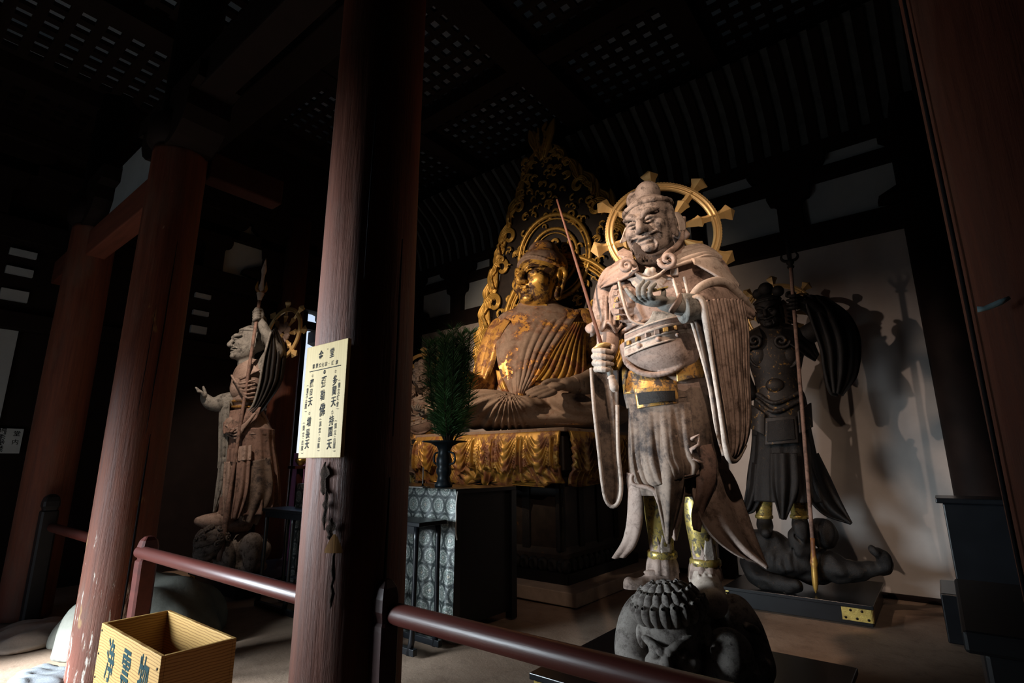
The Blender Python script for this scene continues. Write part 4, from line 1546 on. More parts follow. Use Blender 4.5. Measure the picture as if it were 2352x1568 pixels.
# straps and belt bands round the waist
mb = MB()
for y, xl, xr, r in ((745, 1425, 1603, .012), (775, 1440, 1590, .009), (787, 1441, 1590, .009), (812, 1440, 1600, .009)):
    rows = ploft(C1, [(y, xl - 3, xr + 3, .188 if y < 790 else .195, .055)] * 2, 60, 2)[0]
    rows[:, 2] += .045 * (rows[:, 0] - rows[:, 0].mean()) / .2
    mb.tube(np.vstack([rows, rows[:1]]), r, 8)
mb.build('waist_cord', 'statue_wood', G1)
F = SDF(P1(1420, 880, .42) - .03, P1(1620, 740, .1) + .03, .006)
bc = P1(1514, 800, .215)
F.ell(bc, (.215, .135, .160), rotm(0, 0, 8), k=.01)
bz = P1(1512, 772, .2)[2]
F.d = np.maximum(F.d, (F.ax[2][None, None, :] - bz - .20 * (F.ax[0][:, None, None] - bc[0])).astype(np.float32))
low = [P1(*q) for q in ((1432, 806, .23), (1440, 834, .27), (1470, 855, .285), (1512, 860, .29), (1555, 845, .285), (1585, 812, .26), (1604, 768, .20))]
F.tube(low, [.013, .014, .014, .013], k=.008, n=30)
for t_ in np.linspace(0, 1, 3):
    F.tube([P1(1440, 800 + 9 * t_, .29), P1(1510, 790 + 16 * t_, .335), P1(1590, 765 + 22 * t_, .26)], .007, k=.004, n=16)
low2 = [P1(x + (1514 - x) * .14, y - 7, d + .035) for x, y, d in ((1432, 806, .25), (1440, 834, .285), (1470, 855, .30), (1512, 860, .305), (1555, 845, .30), (1585, 812, .275), (1600, 775, .22))]
F.build('belly_apron', 'statue_wood', G1)
# slanted belts over the apron: upper band of small tiles, lower band with round studs
def belt_pt(t, off, d=0.):
    x = 1436 + 166 * t
    return P1(x, 812 - 44 * t + off - 10 * math.sin(math.pi * t), .27 + .105 * math.sin(math.pi * (t * .9 + .05)) - .05 * t + d)
for nm, o0, o1, mt in (('belt_band', -44, -30, 'statue_wood'), ('belt_band', -28, -13, 'statue_skirt'), ('belt_band', -12, 6, 'statue_pale')):
    bl_ = MB().rings(sheet([belt_pt(t, o0) for t in np.linspace(0, 1, 12)], [belt_pt(t, o1) for t in np.linspace(0, 1, 12)], 40, 6, None, .016)).build(nm, mt, G1)
    ed = MB()
    ed.tube([belt_pt(t, o0, .008) for t in np.linspace(0, 1, 24)], .006, 7)
    ed.build('belt_edge', 'statue_pale', bl_)
    ed = MB()
    ed.tube([belt_pt(t, o1, .008) for t in np.linspace(0, 1, 24)], .006, 7)
    ed.build('belt_edge', 'statue_pale', bl_)
    if o0 == -28:
        for t in np.linspace(.06, .94, 8):
            MB().box(belt_pt(t, -20, .006), (.014, .012, .012), rz=.9 - 1.8 * t).build('belt_tile', 'gilt_armour' if int(t * 20) % 2 else 'statue_wood', bl_, False, bevel=.003)
    if o0 == -12:
        for t in (.2, .46, .72):
            MB().lathe([(.017, 0), (.017, .006), (.011, .008), (.010, .014), (0, .018)], belt_pt(t, -3, .004), 16, R=np.array([[1, 0, 0], [0, 0, -1], [0, 1, 0]])).build('belt_stud', 'statue_wood', bl_)
# shoulder straps, neckline and lamellae on the chest
for pts in ([(1420, 640, .235), (1432, 690, .275), (1450, 735, .265), (1490, 748, .26)], [(1452, 622, .25), (1470, 634, .275), (1489, 640, .285), (1512, 632, .275), (1532, 616, .26)], [(1546, 640, .24), (1560, 690, .255), (1562, 735, .24)], [(1572, 636, .235), (1582, 690, .24), (1580, 735, .23)]):
    sb_ = MB()
    sb_.tube(spline(C1.ps(pts), 30), .009, 8)
    sb_.build('strap', 'statue_pale', G1)
for i in range(6):
    for j in range(2):
        MB().box(P1(1411 + 3 * j + i * 1.2, 660 + 14 * i, .20 + .02 * j + .006 * i), (.014, .008, .013), rz=-.5).build('lamella', 'gilt_armour' if (i + j) % 3 == 0 else 'statue_wood', G1, False, bevel=.003)
# gilt hip plates and hanging panel
hip = add_sheet(C1, G1, 'hip_plate', 'gilt_armour', [(1432, 832, .13), (1430, 860, .17), (1434, 905, .21)], [(1545, 850, .20), (1552, 875, .24), (1556, 895, .26)], folds(0, 0, .06), .014)
hip2 = add_sheet(C1, G1, 'hip_plate', 'gilt_armour', [(1553, 826, .28), (1553, 850, .27), (1555, 876, .255)], [(1640, 785, .06), (1636, 830, .10), (1632, 866, .12)], folds(0, 0, .05), .014)
add_sheet(C1, G1, 'hip_fringe', 'statue_skirt', [(1433, 905, .20), (1440, 938, .21)], [(1640, 868, .11), (1636, 905, .13)], folds(6, .006, .09), .012)
pan = add_sheet(C1, G1, 'hanging_panel', 'gilt_armour', [(1457, 893, .285), (1462, 918, .29), (1465, 938, .29)], [(1553, 890, .285), (1556, 905, .285), (1557, 926, .285)], folds(0, 0, .03), .016)
add_sheet(C1, pan, 'panel_field', 'dark_lacquer_wood', [(1464, 903, .30), (1468, 930, .302)], [(1549, 897, .30), (1551, 920, .30)], folds(0, 0, .03), .012)
# skirt
def sk(th, s):
    return (.010 + .035 * s) * np.cos(13 * th + 1.2 * np.sin(3 * th)) + .02 * s * np.cos(29 * th)
MB().rings(ploft(C1, [(900, 1440, 1636, .20, .05), (960, 1441, 1642, .205, .05), (1030, 1441, 1648, .215, .05), (1100, 1446, 1648, .22, .05), (1135, 1455, 1640, .215, .05)], 200, 60, sk)).build('under_skirt', 'statue_skirt', G1)
add_sheet(C1, G1, 'front_skirt', 'statue_skirt', [(1447, 930, .24), (1449, 1000, .27), (1452, 1060, .29), (1462, 1105, .30), (1478, 1122, .30)], [(1585, 925, .26), (1592, 990, .29), (1600, 1040, .30), (1612, 1062, .30), (1606, 1085, .29)], lambda s, t: .016 * s * np.cos(2 * math.pi * 3.2 * t + .6) + .05 * np.sin(math.pi * t) + .006 * np.cos(2 * math.pi * 9 * t) * s, .014, 60, 60)
add_sheet(C1, G1, 'skirt_point', 'statue_skirt', [(1500, 1000, .30), (1500, 1090, .33), (1512, 1160, .33), (1532, 1244, .30)], [(1560, 1000, .31), (1572, 1080, .33), (1565, 1140, .33), (1536, 1246, .30)], folds(1.6, .022, .03, 1., 1.), .014, 50, 40)
add_sheet(C1, G1, 'skirt_point', 'statue_wood', [(1478, 1090, .27), (1500, 1130, .28), (1520, 1180, .27), (1548, 1235, .24)], [(1560, 1090, .28), (1572, 1120, .28), (1566, 1180, .27), (1552, 1240, .24)], folds(1.2, .016, .02, .3), .014, 40, 30)
# curled hems
mb = MB()
mb.tube(C1.ps([(1585, 1010, .31), (1605, 1000, .33), (1606, 1022, .33), (1586, 1032, .33), (1590, 1055, .33), (1612, 1062, .32), (1604, 1085, .31), (1560, 1100, .32), (1540, 1122, .32)]), .011, 8)
mb.build('curled_hem', 'statue_wood', G1)
mb = MB()
mb.tube(spline(C1.ps([(1452, 1040, .28), (1475, 1052, .30), (1470, 1080, .30), (1452, 1092, .30), (1456, 1112, .31), (1490, 1120, .33), (1515, 1134, .33)]), 40), .011, 8)
mb.build('curled_hem', 'statue_wood', G1)
# side tails of the coat
add_sheet(C1, G1, 'coat_tail', 'statue_wood', [(1590, 1060, .20), (1592, 1140, .26), (1622, 1215, .26), (1685, 1270, .20), (1754, 1297, .14)], [(1650, 1050, .0), (1684, 1098, -.02), (1708, 1160, .0), (1730, 1225, .04), (1757, 1296, .12)], folds(2, .026, .07, .5, .6), .016, 60, 44)
add_sheet(C1, G1, 'coat_tail', 'statue_red', [(1580, 1030, .25), (1596, 1080, .29), (1600, 1130, .29), (1590, 1180, .27), (1595, 1215, .25)], [(1632, 1020, .18), (1644, 1060, .22), (1640, 1110, .24), (1618, 1160, .25), (1606, 1220, .24)], folds(1, .015, .03), .014, 40, 24)
add_sheet(C1, G1, 'coat_tail', 'statue_wood', [(1442, 1085, .10), (1444, 1170, .14), (1434, 1235, .12), (1408, 1281, .08)], [(1468, 1090, .20), (1476, 1180, .18), (1462, 1245, .14), (1436, 1277, .09)], folds(1, .014, .03), .014, 44, 24)

# legs: gilt greaves, cuffs, boots
for nm, pts, foot in (('l', [(1512, 1100, .06), (1514, 1180, .08), (1521, 1272, .06)], None), ('r', [(1600, 1100, .04), (1606, 1190, .08), (1620, 1290, .08)], None)):
    p3 = C1.ps(pts)
    mb = MB()
    mb.tube(spline(p3, 26), [.085, .082, .075, .066, .063], 28)
    leg = mb.build('leg', 'gilt_leg', G1)
    a, b = p3[0], p3[-1]
    for q, mt, w in ((.35, 'statue_pale', .028), (-.55, 'statue_wood', .03)):
        L_, R2 = [], []
        for s_ in np.linspace(.1, 1, 9):
            m0 = a + (b - a) * s_
            r_ = .088 - .022 * s_
            ww = w * (1.2 - .5 * abs(math.sin(s_ * 7)))
            L_.append(m0 + (r_ * math.sin(q - ww / r_), -r_ * math.cos(q - ww / r_) - .004, 0))
            R2.append(m0 + (r_ * math.sin(q + ww / r_), -r_ * math.cos(q + ww / r_) - .004, 0))
        MB().rings(sheet(L_, R2, 20, 6, None, .008)).build('greave_stripe', mt, leg)
    MB().lathe([(.070, .02), (.078, .012), (.078, -.012), (.070, -.02)], b, 28).build('ankle_ring', 'gilt_leg', leg)
# boots
F = SDF(P1(1425, 1370, .45) - .02, P1(1570, 1270, -.1) + .02, .006)
F.tube(C1.ps([(1521, 1280, .06), (1523, 1310, .05), (1528, 1335, .04)]), [.068, .075, .07], k=.02)
F.tube(C1.ps([(1530, 1338, .04), (1500, 1345, .10), (1468, 1352, .16), (1450, 1348, .18), (1444, 1336, .18)]), [.06, .058, .045, .035, .022], k=.03)
F.ell(P1(1500, 1315, .12), (.05, .02, .015), k=.004)
F.build('boot', 'statue_wood', G1)
F = SDF(P1(1560, 1420, .5) - .04, P1(1690, 1280, -.1) + .05, .006)
F.tube(C1.ps([(1619, 1300, .08), (1619, 1330, .08), (1620, 1345, .10)]), [.070, .075, .07], k=.02)
F.tube(C1.ps([(1622, 1345, .12), (1632, 1368, .22), (1640, 1385, .30), (1646, 1380, .33)]), [.066, .066, .058, .040], k=.03)
for q in (0, 1, 2):
    F.cap(P1(1605 + 14 * q, 1322, .165), P1(1612 + 16 * q, 1338, .18), .010, .005, .004)
F.build('boot', 'statue_pale', G1)
for x, y, d in ((1521, 1293, .06), (1619, 1306, .08)):
    th = np.linspace(0, 2 * math.pi, 60, endpoint=False)
    c_ = P1(x, y, d)
    P = [np.stack([c_[0] + r_ * (1 + .05 * np.sign(np.sin(9 * th))) * np.cos(th), c_[1] + r_ * (1 + .05 * np.sign(np.sin(9 * th))) * np.sin(th), np.full(60, c_[2] + z)], 1) for r_, z in ((.070, .03), (.078, .0), (.084, -.045), (.074, -.05))]
    MB().rings(np.array(P)).build('boot_cuff', 'statue_wood', G1)

# shoulder cape and collar
add_sheet(C1, G1, 'shoulder_cape', 'statue_pale', [(1536, 596, .14), (1556, 574, .08), (1605, 562, .0), (1638, 575, -.04), (1657, 593, -.03)], [(1526, 620, .27), (1560, 610, .25), (1590, 601, .22), (1626, 589, .16), (1657, 596, .06)], folds(4, .006, .02, 0., 0.), .014, 50, 34)
add_sheet(C1, G1, 'shoulder_cape', 'statue_pale', [(1588, 596, .20), (1638, 588, .08), (1668, 617, .02), (1697, 658, .05)], [(1594, 606, .26), (1632, 626, .24), (1668, 648, .20), (1694, 662, .12)], folds(1, .006, .03), .014, 40, 24)
add_sheet(C1, G1, 'shoulder_cape', 'statue_wood', [(1460, 598, .12), (1435, 594, .08), (1404, 613, .04), (1387, 636, .05), (1378, 660, .08)], [(1468, 622, .26), (1445, 636, .26), (1414, 650, .23), (1394, 658, .17), (1379, 664, .10)], folds(3, .008, .03, .5, .3), .014, 44, 30)
add_sheet(C1, G1, 'collar', 'statue_wood', [(1424, 588, .16), (1417, 582, .12), (1432, 571, .06)], [(1462, 612, .25), (1456, 596, .20), (1452, 580, .12)], None, .012, 20, 14)
mb = MB()
mb.tube(np.vstack([spline(C1.ps([(1568, 532, .05), (1566, 548, .12), (1553, 566, .19), (1532, 582, .25), (1520, 598, .29)]), 30), spiral(P1(1534, 598, .31), .047, .010, 1.3, math.pi * .98, 40, uz=(0, 0, -1) if 0 else (0, 0, 1), lift=.02)]), [.010, .016, .016, .014, .016, .014, .008], 10, 1)
mb.build('collar_scroll', 'statue_wood', G1)
mb = MB()
mb.tube(np.vstack([spline(C1.ps([(1428, 588, .20), (1446, 598, .26), (1458, 610, .29)]), 14), spiral(P1(1440, 612, .30), .042, .008, 1.4, 0.1, 40, lift=.02)]), [.010, .014, .014, .008], 10)
mb.build('collar_scroll', 'statue_wood', G1)
add_sheet(C1, G1, 'collar', 'statue_wood', [(1572, 530, .02), (1566, 556, .10), (1548, 580, .20), (1530, 600, .27)], [(1560, 560, -.02), (1572, 575, .05), (1570, 590, .14), (1550, 606, .25)], None, .012, 20, 14)
add_sheet(C1, G1, 'ear_lappet', 'statue_pale', [(1548, 488, .06), (1556, 510, .06), (1560, 532, .05)], [(1560, 490, .0), (1572, 508, .0), (1574, 530, .0)], folds(1, .006, .01), .010, 20, 12)
add_sheet(C1, G1, 'ear_lappet', 'statue_pale', [(1437, 522, .10), (1430, 540, .10), (1424, 557, .08)], [(1441, 540, .08), (1440, 552, .08), (1426, 558, .07)], None, .010, 16, 10)

# image-right arm: shoulder sleeve, white roll, hanging sleeve, forearm cuff, open palm
F = SDF(P1(1570, 780, .62) - .05, P1(1745, 590, -.15) + .05, .008)
F.tube(C1.ps([(1630, 620, .02), (1650, 665, .06), (1655, 705, .16)]), [.09, .085, .075], k=.03, n=10)
F.tube(C1.ps([(1655, 708, .18), (1610, 712, .32), (1568, 706, .42)]), [.075, .066, .05], k=.03, n=10)
F.build('upper_arm', 'statue_wood', G1)
mb = MB()
rp_ = spline(C1.ps([(1584, 690, .44), (1604, 664, .43), (1634, 650, .36), (1662, 652, .26), (1692, 676, .16), (1737, 719, .02)]), 50)
mb.tube(rp_, [.018, .026, .032, .034, .028, .006], 14)
mb.build('sleeve_roll', 'statue_pale', G1)
add_sheet(C1, G1, 'sleeve_hood', 'statue_wood', [(1604, 664, .42), (1636, 652, .35), (1664, 654, .25), (1694, 678, .15), (1734, 719, .03)], [(1590, 712, .46), (1618, 700, .45), (1655, 704, .36), (1690, 722, .22), (1728, 735, .06)], folds(2, .006, .02), .014, 40, 24)
def slv(s, t):
    return .012 * np.cos(2 * math.pi * 4.5 * t + .5) * (.3 + .7 * s) + .035 * np.sin(math.pi * t) + .006 * np.cos(2 * math.pi * 11 * t + 4 * s)
add_sheet(C1, G1, 'hanging_sleeve', 'statue_wood', [(1622, 690, .47), (1637, 760, .44), (1652, 850, .40), (1668, 950, .36), (1676, 1030, .32), (1668, 1050, .30)], [(1706, 690, .18), (1718, 760, .14), (1720, 850, .12), (1724, 950, .12), (1716, 1010, .14), (1692, 1052, .2)], slv, .014, 80, 60)
add_sheet(C1, G1, 'sleeve_lining', 'statue_skirt', [(1592, 715, .46), (1612, 800, .40), (1634, 900, .33), (1648, 1000, .28), (1664, 1046, .26)], [(1650, 700, .24), (1668, 800, .2), (1680, 900, .18), (1690, 1000, .18), (1690, 1048, .2)], folds(1, .01, -.03), .012, 50, 20)
mb = MB()
mb.tube(spline(C1.ps([(1580, 705, .47), (1594, 684, .50), (1612, 690, .50), (1622, 740, .47), (1634, 820, .43), (1652, 930, .385), (1666, 1020, .34), (1676, 1054, .31), (1692, 1053, .25), (1712, 1022, .18)]), 80), [.010, .018, .018, .012, .011, .011, .012, .016, .016, .010], 10)
mb.build('sleeve_edge', 'statue_pale', G1)
mb = MB()
mb.tube(spline(C1.ps([(1583, 718, .43), (1604, 790, .39), (1628, 880, .33), (1645, 980, .28), (1662, 1046, .27)]), 50), .009, 8)
mb.build('sleeve_edge', 'statue_pale', G1)
mb = MB()
q = spline(C1.ps([(1606, 708, .40), (1588, 706, .44), (1566, 708, .46)]), 10)
mb.tube(q, [.06, .066, .074, .078], 24)
mb.build('forearm_cuff', 'statue_grey', G1)
f_ = [C1.ps(v) for v in (
    [(1484, 696, .52), (1462, 688, .555), (1448, 676, .56), (1438, 664, .55)],
    [(1488, 692, .54), (1470, 682, .585), (1466, 664, .59), (1478, 645, .57)],
    [(1496, 688, .555), (1480, 678, .60), (1479, 662, .605), (1490, 648, .585)],
    [(1506, 688, .55), (1494, 680, .60), (1494, 664, .605), (1505, 652, .59)],
    [(1530, 694, .50), (1524, 680, .545), (1524, 668, .55), (1516, 660, .545)])]
hand(G1, f_, [(P1(1506, 692, .53), (.058, .05, .026)), (P1(1535, 700, .49), (.055, .04, .032))], .0125, 'statue_grey', .0035, extra=[(C1.ps([(1535, 698, .49), (1572, 706, .44)]), (.036, .042))])
mb = MB()
mb.box(P1(1487, 666, .585), (.046, .012, .003), R=rotm(-12, 0, 5))
mb.box(P1(1517, 664, .57), (.038, .010, .003), R=rotm(16, 0, -16))
mb.build('palm_gilding', 'gilt_leg', G1, False)
add_sheet(C1, G1, 'cuff_strap', 'statue_wood', [(1561, 672, .50), (1552, 690, .53), (1540, 708, .53), (1536, 716, .52)], [(1566, 678, .48), (1563, 696, .50), (1552, 712, .50), (1546, 720, .49)], None, .010, 16, 8)
# wind-blown belt end under the palm
add_sheet(C1, G1, 'belt_end', 'statue_grey', [(1500, 716, .30), (1492, 735, .32), (1480, 748, .32), (1494, 757, .32)], [(1566, 725, .30), (1566, 737, .31), (1545, 745, .31), (1510, 757, .32)], folds(1.5, .008, .02), .012, 24, 24)

# image-left arm: sleeve, frill, forearm, fist with sword
F = SDF(P1(1340, 850, .40) - .04, P1(1460, 610, -.12) + .04, .007)
F.tube(C1.ps([(1412, 640, .03), (1400, 690, .04), (1396, 745, .06)]), [.085, .088, .080], k=.03, n=10)
for i in range(7):
    F.cap(P1(1375 + 9 * i, 680, .16 - .006 * (i - 3) ** 2), P1(1372 + 10 * i, 745, .17 - .006 * (i - 3) ** 2), .008, .010, .008)
F.tube(C1.ps([(1396, 752, .07), (1396, 790, .13), (1392, 812, .18)]), [.062, .058, .050], k=.02, n=8)
F.build('lower_arm', 'statue_wood', G1)
c_ = P1(1398, 752, .07)
th = np.linspace(0, 2 * math.pi, 90, endpoint=False)
P = []
for r_, z, w in ((.078, .03, 0), (.088, .02, .03), (.118, -.01, .08), (.126, -.03, .10), (.10, -.032, .08), (.07, -.01, 0)):
    rr = r_ * (1 + w * np.sin(8 * th))
    P.append(np.stack([c_[0] + rr * np.cos(th) * 1.02, c_[1] + rr * np.sin(th), c_[2] + z + .25 * w * np.sin(8 * th + 1) - .015 * np.cos(th)], 1))
MB().rings(np.array(P)).build('arm_frill', 'statue_wood', G1)
MB().lathe([(.082, -.035), (.09, -.03), (.09, .03), (.082, .035)], P1(1399, 740, .065), 30).build('arm_band', 'statue_skirt', G1)
f_ = []
for i, (y, x0_, x1_) in enumerate(((805, 1366, 1404), (819, 1365, 1406), (834, 1366, 1406), (848, 1370, 1404))):
    f_.append(C1.ps([(x0_, y, .17), (x0_ + 2, y - 1, .235), (x0_ + 18, y, .272), (x1_, y + 2, .245)]))
f_.append(C1.ps([(1392, 798, .15), (1402, 796, .20), (1408, 798, .235), (1406, 806, .25)]))
hand(G1, f_, [(P1(1382, 828, .18), (.045, .045, .068))], .0165, 'statue_pale', .0035, extra=[(C1.ps([(1384, 815, .17), (1393, 795, .14)]), (.046, .05))])
# long scarf hanging below the fist
add_sheet(C1, G1, 'hanging_scarf', 'statue_skirt', [(1360, 850, .10), (1366, 930, .12), (1377, 1030, .13), (1385, 1120, .13), (1398, 1158, .13)], [(1420, 850, .10), (1420, 930, .10), (1421, 1030, .11), (1427, 1115, .12), (1416, 1158, .13)], folds(1, .012, -.03), .012, 60, 18)
mb = MB()
mb.tube(spline(C1.ps([(1358, 845, .13), (1364, 930, .15), (1375, 1030, .155), (1384, 1110, .155), (1392, 1148, .155), (1406, 1163, .155), (1421, 1152, .155), (1427, 1115, .15), (1420, 1030, .14), (1418, 930, .13)]), 90), .011, 8)
mb.build('scarf_edge', 'statue_pale', G1)
# halo
gold_halo(G1, P1(1522, 533, -.20), P1(1662, 533, -.20)[0] - P1(1522, 533, -.20)[0], rotm(8, -6, 4), [-11, 33, 71, 115, 165, -147, -107, -63])
MB().tube([P1(1522, 533, -.19), P1(1525, 620, -.12)], .02, 8).build('halo_stem', 'gilt_halo', G1)

sw1 = thing('sword', 'thin red brown sword held upright in the bright guardian fist', 'sword', (C1.o[0], C1.o[1], 0), C1.ang)
tip, gd, pm = P1(1279, 458, .12), P1(1383, 797, .235), P1(1416, 905, .27)
q = np.linspace(0, 1, 14)[:, None]
bl = gd + (tip - gd) * q
MB().tube(bl, np.linspace(.011, .006, 14), 8, .5).build('blade', 'sword_rust', sw1)
ax = (gd - tip) / np.linalg.norm(gd - tip)
yy = np.cross(ax, (0, 1., 0))
yy /= np.linalg.norm(yy)
Rm = np.stack([yy, np.cross(ax, yy), ax], 1)
MB().lathe([(0, -.012), (.04, -.012), (.052, -.002), (.04, .010), (.016, .014)], gd, 20, Rm).build('guard', 'gilt_halo', sw1)
MB().tube([gd, gd + (pm - gd) * .7], .017, 10).build('grip', 'statue_grey', sw1)
MB().lathe([(.016, 0), (.024, .008), (.018, .016), (.022, .03), (.026, .07), (.018, .09), (0, .095)], gd + (pm - gd) * .62, 16, Rm).build('pommel', 'statue_pale', sw1)

# ------------------------------------------------------------------ demon under the bright guardian
CD = Canvas(-1.12, 2.80)
D1 = thing('demon_statue', 'crouching grey demon with curled hair under the bright guardian feet', 'statue', (CD.o[0], CD.o[1], 0), CD.ang, 'demons trodden by the guardians')
PD = CD.p
F = SDF(PD(1430, 1640, .5) - .08, PD(1770, 1360, -.35) + .12, .0085)
F.ell(PD(1580, 1470, -.14), (.25, .18, .15), k=.03)
F.ell(PD(1560, 1420, -.05), (.17, .14, .12), k=.04)
F.tube(CD.ps([(1480, 1400, -.02), (1462, 1440, .06), (1452, 1500, .16), (1468, 1545, .24), (1500, 1568, .30)]), [.085, .085, .075, .06, .05], k=.03, n=14)
F.tube(CD.ps([(1685, 1405, -.08), (1708, 1450, -.05), (1730, 1500, .0), (1742, 1540, .05), (1700, 1556, .15)]), [.085, .085, .07, .06, .05], k=.03, n=14)
F.tube(CD.ps([(1605, 1556, .05), (1640, 1535, .18), (1674, 1500, .28)]), [.10, .10, .092], k=.02, n=10)
F.tube(CD.ps([(1674, 1500, .28), (1655, 1560, .22), (1640, 1600, .15)]), [.098, .085, .07], k=.03, n=10)
F.tube(CD.ps([(1560, 1545, .1), (1530, 1570, .2), (1500, 1590, .25)]), [.10, .09, .08], k=.03, n=10)
F.tube(CD.ps([(1715, 1438, .095), (1735, 1447, .05)]), .02, k=.01)
F.tube(CD.ps([(1636, 1490, .36), (1648, 1530, .345), (1672, 1556, .30)]), .010, k=.006, n=8)
F.tube(CD.ps([(1448, 1428, .10), (1470, 1440, .145), (1490, 1445, .15)]), .012, k=.008, n=8)
for i in range(5):
    F.tube(CD.ps([(1700 + 8 * i, 1445, .10), (1712 + 8 * i, 1495, .12), (1722 + 5 * i, 1540, .15)]), .008, k=.010, op='-', n=6)
F.d = np.maximum(F.d, (.302 - F.ax[2])[None, None, :].astype(np.float32))
F.build('body', 'demon_wood', D1)
# demon head, bowed, with rolled curls and bulging eyes
DM = rotm(-14, 2, -8)
dc, ds = PD(1548, 1466, .27), .385


def TD(p):
    return dc + ds * (DM @ np.array(p, float))


F = SDF(dc - ds * .8, dc + ds * .85, .0048)


def ED(p, r, k_=.03, op='+'):
    F.ell(TD(p), ds * np.array(r), DM, ds * k_, op)


def UD(pts, r, k_=.02, op='+', n=8):
    F.tube(np.array([TD(p) for p in pts]), ds * np.atleast_1d(r), ds * k_, op, n)


ED((0, .05, .12), (.38, .38, .36))
ED((0, -.10, -.18), (.30, .28, .28), .06)
ED((0, -.14, -.36), (.25, .22, .12), .05)
for q in (-1, 1):
    UD([(q * .04, -.40, .0), (q * .12, -.395, .05), (q * .28, -.26, .10)], [.034, .038, .024], .03)
    ED((q * .05, -.42, .0), (.05, .05, .045), .02)
    ED((q * .16, -.38, -.05), (.10, .06, .055), .02, '-')
    ED((q * .15, -.31, -.05), (.075, .065, .065), .008)
    ED((q * .21, -.24, -.17), (.11, .09, .10), .04)
    ED((q * .08, -.40, -.21), (.055, .05, .045), .02)
    UD([(q * .10, -.37, -.20), (q * .2, -.31, -.26), (q * .22, -.26, -.36)], [.01, .02, .01], .015, '-')
    ED((q * .40, .02, .02), (.06, .09, .14), .02)
    ED((q * .13, -.33, -.345), (.03, .03, .05), .008)
UD([(0, -.38, .0), (0, -.44, -.10), (0, -.47, -.19)], [.04, .05, .07], .02)
UD([(-.22, -.26, -.31), (0, -.37, -.33), (.22, -.26, -.31)], [.02, .03, .02], .01, '-')
UD([(-.20, -.25, -.37), (0, -.35, -.41), (.20, -.25, -.37)], [.03, .04, .03], .02)
for i in range(3):
    UD([(-.2, -.34 + .02 * i, .12 + .05 * i), (0, -.38 + .02 * i, .09 + .06 * i), (.2, -.34 + .02 * i, .12 + .05 * i)], .012, .012, '-')
hd = F.build('head', 'demon_wood', D1)
curl = SDF((-.045, -.05, -.085), (.045, .05, .085), .0042)
curl.tube([(0, .01, -.06), (0, -.012, -.02), (0, -.012, .03), (0, .005, .06)], [.026, .032, .032, .024], k=.01, n=8)
curl.ell((0, -.04, .045), (.016, .012, .016), k=.003)
cme = mesh_np('curl', *curl.net())
cme.materials.append(M['demon_wood'])
for row, (z, rad, n_, el) in enumerate(((.345, .36, 14, 12), (.45, .29, 12, 40), (.52, .18, 9, 64), (.545, .05, 4, 82))):
    for i in range(n_):
        a = math.radians(-105 + 210 * i / (n_ - 1)) + (.1 if row == 1 else 0)
        o = obj('curl', cme, None, hd)
        p = TD((rad * 1.04 * math.sin(a), .05 - rad * 1.04 * math.cos(a), z))
        R3 = DM @ rotm(math.degrees(a), 0, 0) @ rotm(0, -el, 0)
        mm = Matrix.Identity(4)
        for r_ in range(3):
            for c_ in range(3):
                mm[r_][c_] = R3[r_, c_] * (.66, .75, .62)[c_]
            mm[r_][3] = p[r_]
        o.matrix_local = mm
# ------------------------------------------------------------------ the seated golden figure
CB = Canvas(-4.0, 5.6)
PB = CB.p
ZP = 1.66
B = thing('seated_statue', 'large seated statue with flaking gold face and folded robe on the draped pedestal', 'statue', (CB.o[0], CB.o[1], 0), CB.ang)
bc_, bs_ = PB(1240, 642, .12), .85
BM = rotm(-41, 0, 3) @ rotm(0, 4, 0)


def TB(p):
    return bc_ + bs_ * (BM @ np.array(p, float))


F = SDF(bc_ - bs_ * np.array([.75, .75, .85]), bc_ + bs_ * np.array([.75, .75, .6]), .0095)


def EB(p, r, k_=.03, op='+'):
    F.ell(TB(p), bs_ * np.array(r), BM, bs_ * k_, op)


def UB(pts, r, k_=.02, op='+', n=9):
    F.tube(np.array([TB(p) for p in pts]), bs_ * np.atleast_1d(r), bs_ * k_, op, n)


EB((0, .05, .10), (.375, .40, .36))
EB((0, -.09, -.16), (.325, .30, .32), .08)
EB((0, -.13, -.32), (.24, .21, .17), .06)
EB((0, .04, -.58), (.23, .23, .28), .05)
for z in (-.50, -.58):
    UB([(-.2, -.08, z + .03), (0, -.19, z), (.2, -.08, z + .03)], [.02, .025, .02], .012)
for q in (-1, 1):
    EB((q * .19, -.27, -.10), (.14, .10, .12), .07)
    UB([(q * .04, -.40, .03), (q * .13, -.385, .11), (q * .28, -.27, .10)], [.022, .026, .016], .02)
    EB((q * .15, -.40, .0), (.105, .06, .048), .03, '-')
    EB((q * .15, -.315, -.005), (.10, .072, .058), .012)
    UB([(q * .055, -.372, -.015), (q * .15, -.398, -.012), (q * .25, -.31, .0)], [.008, .011, .008], .006, '-')
    UB([(q * .055, -.38, .02), (q * .15, -.398, .05), (q * .26, -.305, .025)], [.008, .014, .008], .008)
    EB((q * .055, -.425, -.13), (.045, .05, .038), .02)
    # long pierced ear
    UB([(q * .365, .03, .10), (q * .405, .08, .12), (q * .41, .13, .04), (q * .395, .10, -.10), (q * .375, .06, -.25), (q * .36, .02, -.36), (q * .35, -.03, -.34), (q * .36, .0, -.2)], [.03, .038, .036, .032, .030, .032, .03, .024], .012, n=18)
    EB((q * .37, .06, -.02), (.025, .07, .12), .01)
UB([(0, -.385, .06), (0, -.44, -.02), (0, -.478, -.115)], [.034, .040, .054], .025)
EB((0, -.46, -.135), (.055, .05, .036), .02)
UB([(-.12, -.345, -.235), (-.05, -.395, -.212), (0, -.402, -.222), (.05, -.395, -.212), (.12, -.345, -.235)], [.010, .026, .024, .026, .010], .012)
